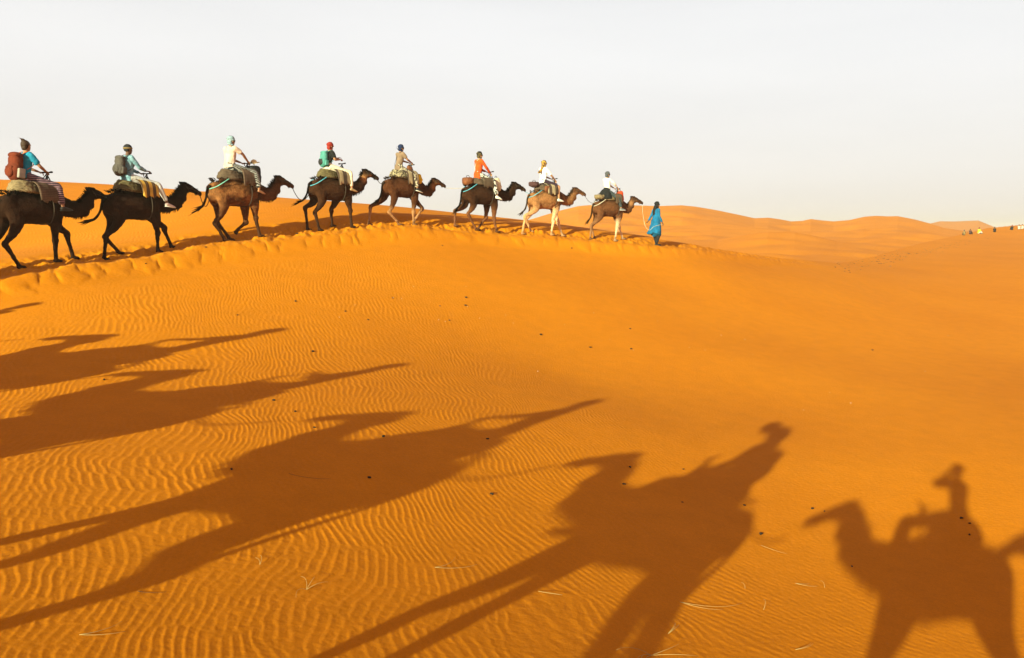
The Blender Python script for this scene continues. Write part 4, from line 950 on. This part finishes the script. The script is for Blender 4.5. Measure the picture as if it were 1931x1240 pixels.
ball(bm, (-.28, 0, -.40), (.16, .15, .07)); link('robe', remesh(bm, 'robe', .014, 2, .5, .022, 6), BLUER, gd)
hnd = local((gb[0], gb[1], gb[2] + .92), gy, 1.04, (.19, -.23, -.04)); h2 = local((gb[0], gb[1], gb[2] + .92), gy, 1.04, (-.27, -.20, -.15))
n8 = nose(7); bm = bmesh.new()
pth = [tuple(n8), tuple(n8.lerp(h2, .06) + V(0, 0, -.30)), tuple(n8.lerp(h2, .28) + V(0, 0, -.62)), tuple(n8.lerp(h2, .66) + V(0, 0, -.46)), tuple(h2), tuple(h2.lerp(hnd, .5) + V(.02, -.04, .02)), tuple(hnd)]
tube(bm, [tuple(a) for a in spline(pth, 6)], .0055, 6); me = to_mesh(bm, 'lead_rope'); me.transform(Matrix.Translation(-n8)); o = link('lead_rope', me, ROPE_W); o.location = n8
tag(o, 'pale rope sagging from the first camel to the hand of the guide', 'rope', 'lead ropes between the camels')

# ------------------------------------------------------------------ the part of the caravan beside and under the camera: it throws the long shadows on the sand

STRAIGHT = tail_mesh(0, -.12, 3); flat_coat(STRAIGHT, (.01, .006, .004)); STRAIGHT.materials.append(FUR)
def off_camel(label, x, y, az, sc=1.0, src=1, dz=0.0):
    o = copy_tree(INFO[src][4]); z = ground(x, y) + dz
    for ch in o.children:
        if ch.name.startswith('tail'): ch.data = STRAIGHT
    o.location = (x, y, z); o.rotation_euler = (0, 0, yaw_of(az)); o.scale = (sc,) * 3
    tag(o, label, 'camel', 'camels of the caravan'); return (x, y, z), yaw_of(az), sc
OFF = []
names = ['nearest', 'second nearest', 'third', 'fourth', 'fifth', 'sixth']
def own_camel(label, x, y, az, legs, head, tail, z=None, sc=1.0):
    z = ground(x, y) if z is None else z
    o = make_camel(label, (x, y, z), yaw_of(az), sc, legs, dict(main=(.05, .026, .014), legc=(.05, .03, .016)), head, tail, 31, GREEN_PAD, None)
    return (x, y, z), yaw_of(az), sc
OFF.append(own_camel('camel beyond the left edge, nearest to the photographer, seen by its shadow', *APOS[0], ((.60, .57, .72), (.85, .60, .95), (-.80, .55, -.45), (-.72, .50, -.25)), A1HEAD, (0, -.14)))
for k, (x, y, az) in enumerate(APOS):
    if k == 0: continue
    b = off_camel('camel beyond the left edge, %s to the photographer, seen by its shadow' % names[k], x, y, az, 1.0, (1, 3, 1, 3, 1, 3)[k])
    OFF.append(b)
person_roots = {o['label']: o for o in bpy.data.objects if o.get('category') == 'person'}
for k in range(1, 6):
    (b, yw, s) = OFF[k]; o = copy_tree(person_roots[FIT[(1, 4, 3, 4, 5, 4)[k]]['label']]); o.location = local(b, yw, s, (-.06, 0, 1.965)); o.rotation_euler = (0, 0, yw); o.scale = (1, 1, 1)
    tag(o, 'rider beyond the left edge on the %s camel there, seen only by the shadow' % names[k], 'person', 'riders of the caravan')
# rider of the nearest one: balls added in the scarf make its shadow two-lobed
b, yw, s = OFF[0]
make_person('rider beyond the left edge with shadow-shaping balls in the head scarf, nearest to the photographer', tuple(local(b, yw, s, (-.06, 0, 1.93))), yw, 1.14,
            dict(head=(.02, .74), armR=((.06, -.32, .30), (.26, -.20, .10)), armL=((.06, .32, .30), (.26, .20, .10))),
            dict(wrap=(DKW, 'turban'), top=(WHITE, .9, -.1), hem=.05, legs=(JEANS, .9, .04), shoes=(SH_DK,), build=1.6, bundle=1))
sx_ = local(b, yw, s, (-.06, 0, 1.93))
bag('backpack', 'pack worn by the nearest rider outside the left edge', sx_[:], yw, 1.0, (-.26, 0, .30), (.15, .19, .27), GREYP, cat='backpack')
# the photographer and his camel
pz = ground(0, 0); pyaw = yaw_of(P_AZ)
PB = (P_OFF[0], P_OFF[1], EYE - P_EYE)
own_camel('camel under the photographer, seen only as the large shadow at the right', PB[0], PB[1], P_AZ, ((.66, .57, .62), (.80, .60, 1.0), (-.82, .55, -.62), (-.80, .50, -.70)), PHEAD, (0, -.14), PB[2], P_SC)
sx = local(PB, pyaw, 1, (-.06, 0, P_EYE - .745 - .03))
hv = Vector((0, -.14, EYE)) ; rel = hv - sx; c_, s_ = math.cos(pyaw), math.sin(pyaw)
hxl = rel.x * c_ + rel.y * s_; hyl = -rel.x * s_ + rel.y * c_
make_person('photographer riding the camel at the camera, elbow raised, seen only as a shadow', (sx.x - s_ * hyl, sx.y + c_ * hyl, EYE - .745 - .03), pyaw, 1.0,
            dict(head=(hxl, .745), look=-pyaw + math.pi / 2, armL=((.46, .12, .56), (.22, .06, .70)), armR=((.12, -.30, .50), (.14, -.14, .66)), handL=(-.3, -.5, .3), handR=(.1, .6, .4)),
            dict(wrap=(DKBEAN, 'beanie'), band=DKBEAN, top=(DENIM, .9, -.02), legs=(JEANS, .9, .03), shoes=(SH_DK,)))
OFF.append((PB, pyaw, 1.0))
# the next camel behind the photographer: its head shadow reaches the right edge
bx = local(PB, pyaw, 1, (NEXT_X, NEXT_Y, 0)); o = copy_tree(INFO[3][4]); o.location = (bx.x, bx.y, ground(bx.x, bx.y)); o.rotation_euler = (0, 0, pyaw + NEXT_T)
tag(o, 'camel behind the photographer, its head shadow showing at the right edge', 'camel', 'camels of the caravan')
offn = lambda q: local(q[0], q[1], q[2], (2.12, 0, 1.64)); offr = lambda q: local(q[0], q[1], q[2], (-.72, 0, 1.50))
chain = [OFF[6]] + OFF[:6]
for k, (a, c) in enumerate(zip(chain, chain[1:])):
    lead('dark rope between camels beyond the left edge, number %s from the photographer' % ('one', 'two', 'three', 'four', 'five', 'six')[k], offn(a), offr(c), .12, ROPE_D, .014)

# far people resting on the dune at the right
SIT = dict(legR=((.34, -.12, .26), (.52, -.12, -.04), 0.0), legL=((.34, .12, .26), (.50, .14, -.04), 0.0), armR=((.18, -.24, .30), (.34, -.14, .30)), armL=((.18, .24, .30), (.34, .14, .30)))
WFAR = C_('far_white_clothes', (.42, .38, .34)); DP = [((1818, 443.5), 20, 'person in olive sitting at the lower left end of the far group', OLIVE, DKW), ((1829, 441.5), 60, 'person hunched in maroon, second from the left of the far group', MAROON, LEATH),
      ((1845, 440.5), 80, 'person in a yellow top sitting upright above the others of the far group', YEL, LEATH), ((1875, 437.5), 40, 'person in black sitting alone in the middle of the far dune', BLACKC, BLACKC),
      ((1908.5, 433.5), 10, 'person with a red head wrap sitting on the far dune near the right edge', BLACKC, REDW), ((1921, 432.5), 50, 'person in white at the photo\'s right edge, left of a pair', WFAR, LEATH), ((1927, 432.0), 70, 'person in white at the photo\'s right edge, right of a pair', WFAR, LEATH)]
for (pp, az, lb, m1, m2) in DP:
    q = at(*pp)
    if q is None: continue
    scl = .9 if m1 is YEL else .74
    make_person(lb, (q.x, q.y, q.z + .10), yaw_of(az), scl, SIT, dict(top=(m1, .9, 0), legs=(WFAR if m1 in (YEL, WFAR) else BLACKC, .9, .03), wrap=(m2, 'turban'), shoes=(SH_DK,), detail=0), 'people resting on the far dune')

# ------------------------------------------------------------------ small things lying on the sand
DUNG = C_('dung', (.030, .018, .010)); PEB = C_('pale_pebble', (.42, .33, .22)); DRY = C_('dry_grass', (.46, .31, .12), bump=0); TWIG = C_('dark_twig', (.05, .03, .02), bump=0)
rr_ = random.Random(21)
def lump(r, seed, parts=3):
    q = random.Random(seed); bm = bmesh.new()
    for _ in range(parts):
        ball(bm, (q.uniform(-.7, .7) * r, q.uniform(-.7, .7) * r, r * .45), (r * q.uniform(.5, .9), r * q.uniform(.5, .9), r * q.uniform(.4, .7)), 8)
    return remesh(bm, 'lump', r * .16, 1, .4, r * .12, 3 / r)
LUMPS = [lump(.018, 40 + k) for k in range(4)]; PEBS = [lump(.013, 60 + k, 2) for k in range(3)]
SPOTS = [(437, 885), (696, 901), (590, 663), (556, 776), (593, 806), (516, 755), (928, 932), (1188, 881), (1177, 913), (1289, 885), (1287, 947), (1404, 953), (1532, 959), (1555, 964), (1813, 977), (1829, 987), (1828, 1008), (1607, 1068), (1435, 1007), (920, 828), (723, 823), (197, 716), (448, 594), (652, 587), (557, 568), (830, 577), (879, 561), (848, 604), (694, 603), (878, 576), (740, 562), (1020, 631), (1113, 655), (1190, 658), (1188, 620), (1645, 660), (388, 466), (275, 497), (560, 441), (834, 463), (1078, 468)]
for k, (px_, py_) in enumerate(SPOTS):
    q = at(px_, py_)
    if q is None: continue
    o = link('camel_dropping', LUMPS[k % 4], DUNG); o.location = (q.x, q.y, q.z - .002); o.rotation_euler = (0, 0, k * 1.7); sc_k = rr_.uniform(.8, 1.5) * (1.0 if py_ > 700 else 1.5); o.scale = (sc_k,) * 3
    tag(o, ('small dark camel dropping on the ridge slope just below the caravan' if py_ < 520 else 'small dark camel dropping on the sunlit sand in the middle of the bowl' if py_ < 700 else 'dark camel dropping in the foreground beside or within the long shadows'), 'dropping', ('droppings below the caravan' if py_ < 520 else 'droppings in the middle of the bowl' if py_ < 700 else 'droppings in the foreground'))
PSP = [(879, 540), (742, 561), (828, 603), (882, 578), (840, 606), (758, 563), (1120, 590), (1250, 640), (1300, 655), (1405, 640), (1380, 680), (1788, 633), (1605, 760), (1515, 773), (1565, 740), (954, 594), (968, 609), (1015, 700), (1330, 660), (1150, 640), (1420, 668), (1745, 700), (1360, 632), (670, 575), (1065, 612), (780, 540), (905, 600), (1240, 605), (640, 598), (1195, 660)]
for k, (px_, py_) in enumerate(PSP):
    q = at(px_, py_)
    o = link('pebble', PEBS[k % 3], PEB); o.location = (q.x, q.y, q.z - .002); sc_k = rr_.uniform(.7, 1.4); o.scale = (sc_k,) * 3; o.rotation_euler = (0, 0, k * 2.1)
    tag(o, ('tiny pale stone on smooth sand left of the centre of the bowl' if px_ < 1100 else 'tiny pale stone on smooth sand right of the centre of the bowl'), 'pebble', ('pale stones left of centre' if px_ < 1100 else 'pale stones right of centre'))
def stalks(pp, L, n, label, seed, mat=DRY, lay=.5, dirn=None, group='dry grass stalks'):
    q = at(*pp); r = random.Random(seed); bm = bmesh.new()
    for k in range(n):
        a = (r.uniform(0, 6.28) if dirn is None else dirn + r.uniform(-.3, .3)); l = L * r.uniform(.6, 1.1); el = lay * r.uniform(.5, 1.2)
        pts = []
        for j in range(7):
            t = j / 6; d = l * t; x = math.cos(a + .5 * t) * d * math.cos(el); y = math.sin(a + .5 * t) * d * math.cos(el)
            gz = ground(q.x + x, q.y + y) - q.z
            pts.append((x, y, gz + .003 + max(0, math.sin(el) * l * t * (1 - .75 * t))))
        tube(bm, pts, [.0015 * (1 - .7 * j / 6) + .0005 for j in range(7)], 5)
    o = link('grass_stalk', to_mesh(bm, 'grass_stalk'), mat); o.location = q; return tag(o, label, 'dry grass' if mat is DRY else 'twig', group)
stalks((578, 1112), .26, 4, 'tuft of broken dry stalks standing on the ripples, bottom centre left', 1, DRY, .9)
stalks((150, 1197), .28, 2, 'pale bent straw lying at the bottom left of the sand', 2, DRY, .12, 0.2)
stalks((545, 893), .55, 1, 'long dark curved twig lying inside the middle shadow', 3, TWIG, .03, -.25, None)
stalks((1015, 1115), .38, 2, 'pale arched straw between the two long leg shadows', 4, DRY, .35, -.3)
stalks((1228, 1236), .50, 6, 'spray of yellow dry stalks at the bottom edge, right of centre', 5, DRY, .4, None)
stalks((1282, 1135), .75, 2, 'long thin pale stalk trailing to the right between shadows', 6, DRY, .06, -.35)
stalks((1440, 1150), .38, 1, 'upright pale grass blade in the lit sand left of the large camel shadow', 7, DRY, 1.0, .9)
stalks((1435, 1028), .30, 1, 'short pale straw below the rope shadow', 8, DRY, .25, -.9)
stalks((1500, 1100), .32, 2, 'pale straw slanting to the right below the camel head shadow', 9, DRY, .15, -.5)
stalks((1555, 1108), .20, 1, 'short upright blade on the sand under the camel neck shadow', 10, DRY, 1.0, 1.2)
stalks((1260, 1195), .30, 3, 'thin yellow blades standing just above the bottom edge spray', 11, DRY, .6, .6)
stalks((260, 1115), .22, 1, 'dark little twig in the rippled sand between the two left leg shadows', 12, TWIG, .08, -.2, None)
stalks((490, 1065), .18, 2, 'tiny pale straw pair on the ripples in the lower left centre', 13, DRY, .7, 1.5)
stalks((820, 1070), .50, 2, 'faint thin stalks crossing the shadow edge in the lower centre', 14, DRY, .1, .3)
stalks((1405, 1110), .22, 1, 'single short straw standing left of the long trailing stalk', 15, DRY, .8, 1.0)
stalks((1500, 1225), .35, 2, 'thin straws near the bottom edge under the large camel shadow head', 16, DRY, .3, .2)

# churned clods where many feet climbed the far slope
bm = bmesh.new(); q5 = random.Random(5); ck = 0
while ck < 260:
    t = q5.random(); px_ = lerp(1580, 1860, t) + q5.gauss(0, 12); py_ = lerp(505, 448, t ** 1.1) + q5.gauss(0, 7 * (1.1 - t))
    q = at(px_, py_)
    if q is None: ck += 1; continue
    r = q5.uniform(.02, .06) * (1.4 if abs(px_ - 1690) < 40 else 1.0); g = bmesh.ops.create_icosphere(bm, subdivisions=1, radius=1, matrix=Matrix.Translation(q) @ Matrix.Rotation(q5.uniform(0, 6), 4, 'Z') @ Matrix.Diagonal((r * 1.5, r, r * .6, 1))); ck += 1
o = link('sand_clods', to_mesh(bm, 'sand_clods'), C_('shaded_sand', (.17, .06, .012))); tag(o, 'trail of trampled clods and footprints on the far slope', 'footprints', kind='stuff')  # dark clod colour stands in for the shade of the footprints

build_ground()

# thin desert haze: one closed box round everything
bm = bmesh.new(); bmesh.ops.create_cube(bm, size=1, matrix=Matrix.Translation((0, 0, 4)) @ Matrix.Diagonal((3200, 3200, 34, 1)))
hm = bpy.data.meshes.new('haze'); bm.to_mesh(hm); bm.free(); m = bpy.data.materials.new('haze_air'); m.use_nodes = True; nt = m.node_tree; nt.nodes.clear()
ou = nt.nodes.new('ShaderNodeOutputMaterial'); pv = nt.nodes.new('ShaderNodeVolumePrincipled'); pv.inputs['Color'].default_value = (1.0, .89, .72, 1); pv.inputs['Density'].default_value = HAZE; pv.inputs['Anisotropy'].default_value = 0.1
nt.links.new(pv.outputs[0], ou.inputs['Volume']); o = link('haze', hm, m); tag(o, 'pale dusty air over the whole desert', 'haze', kind='stuff')
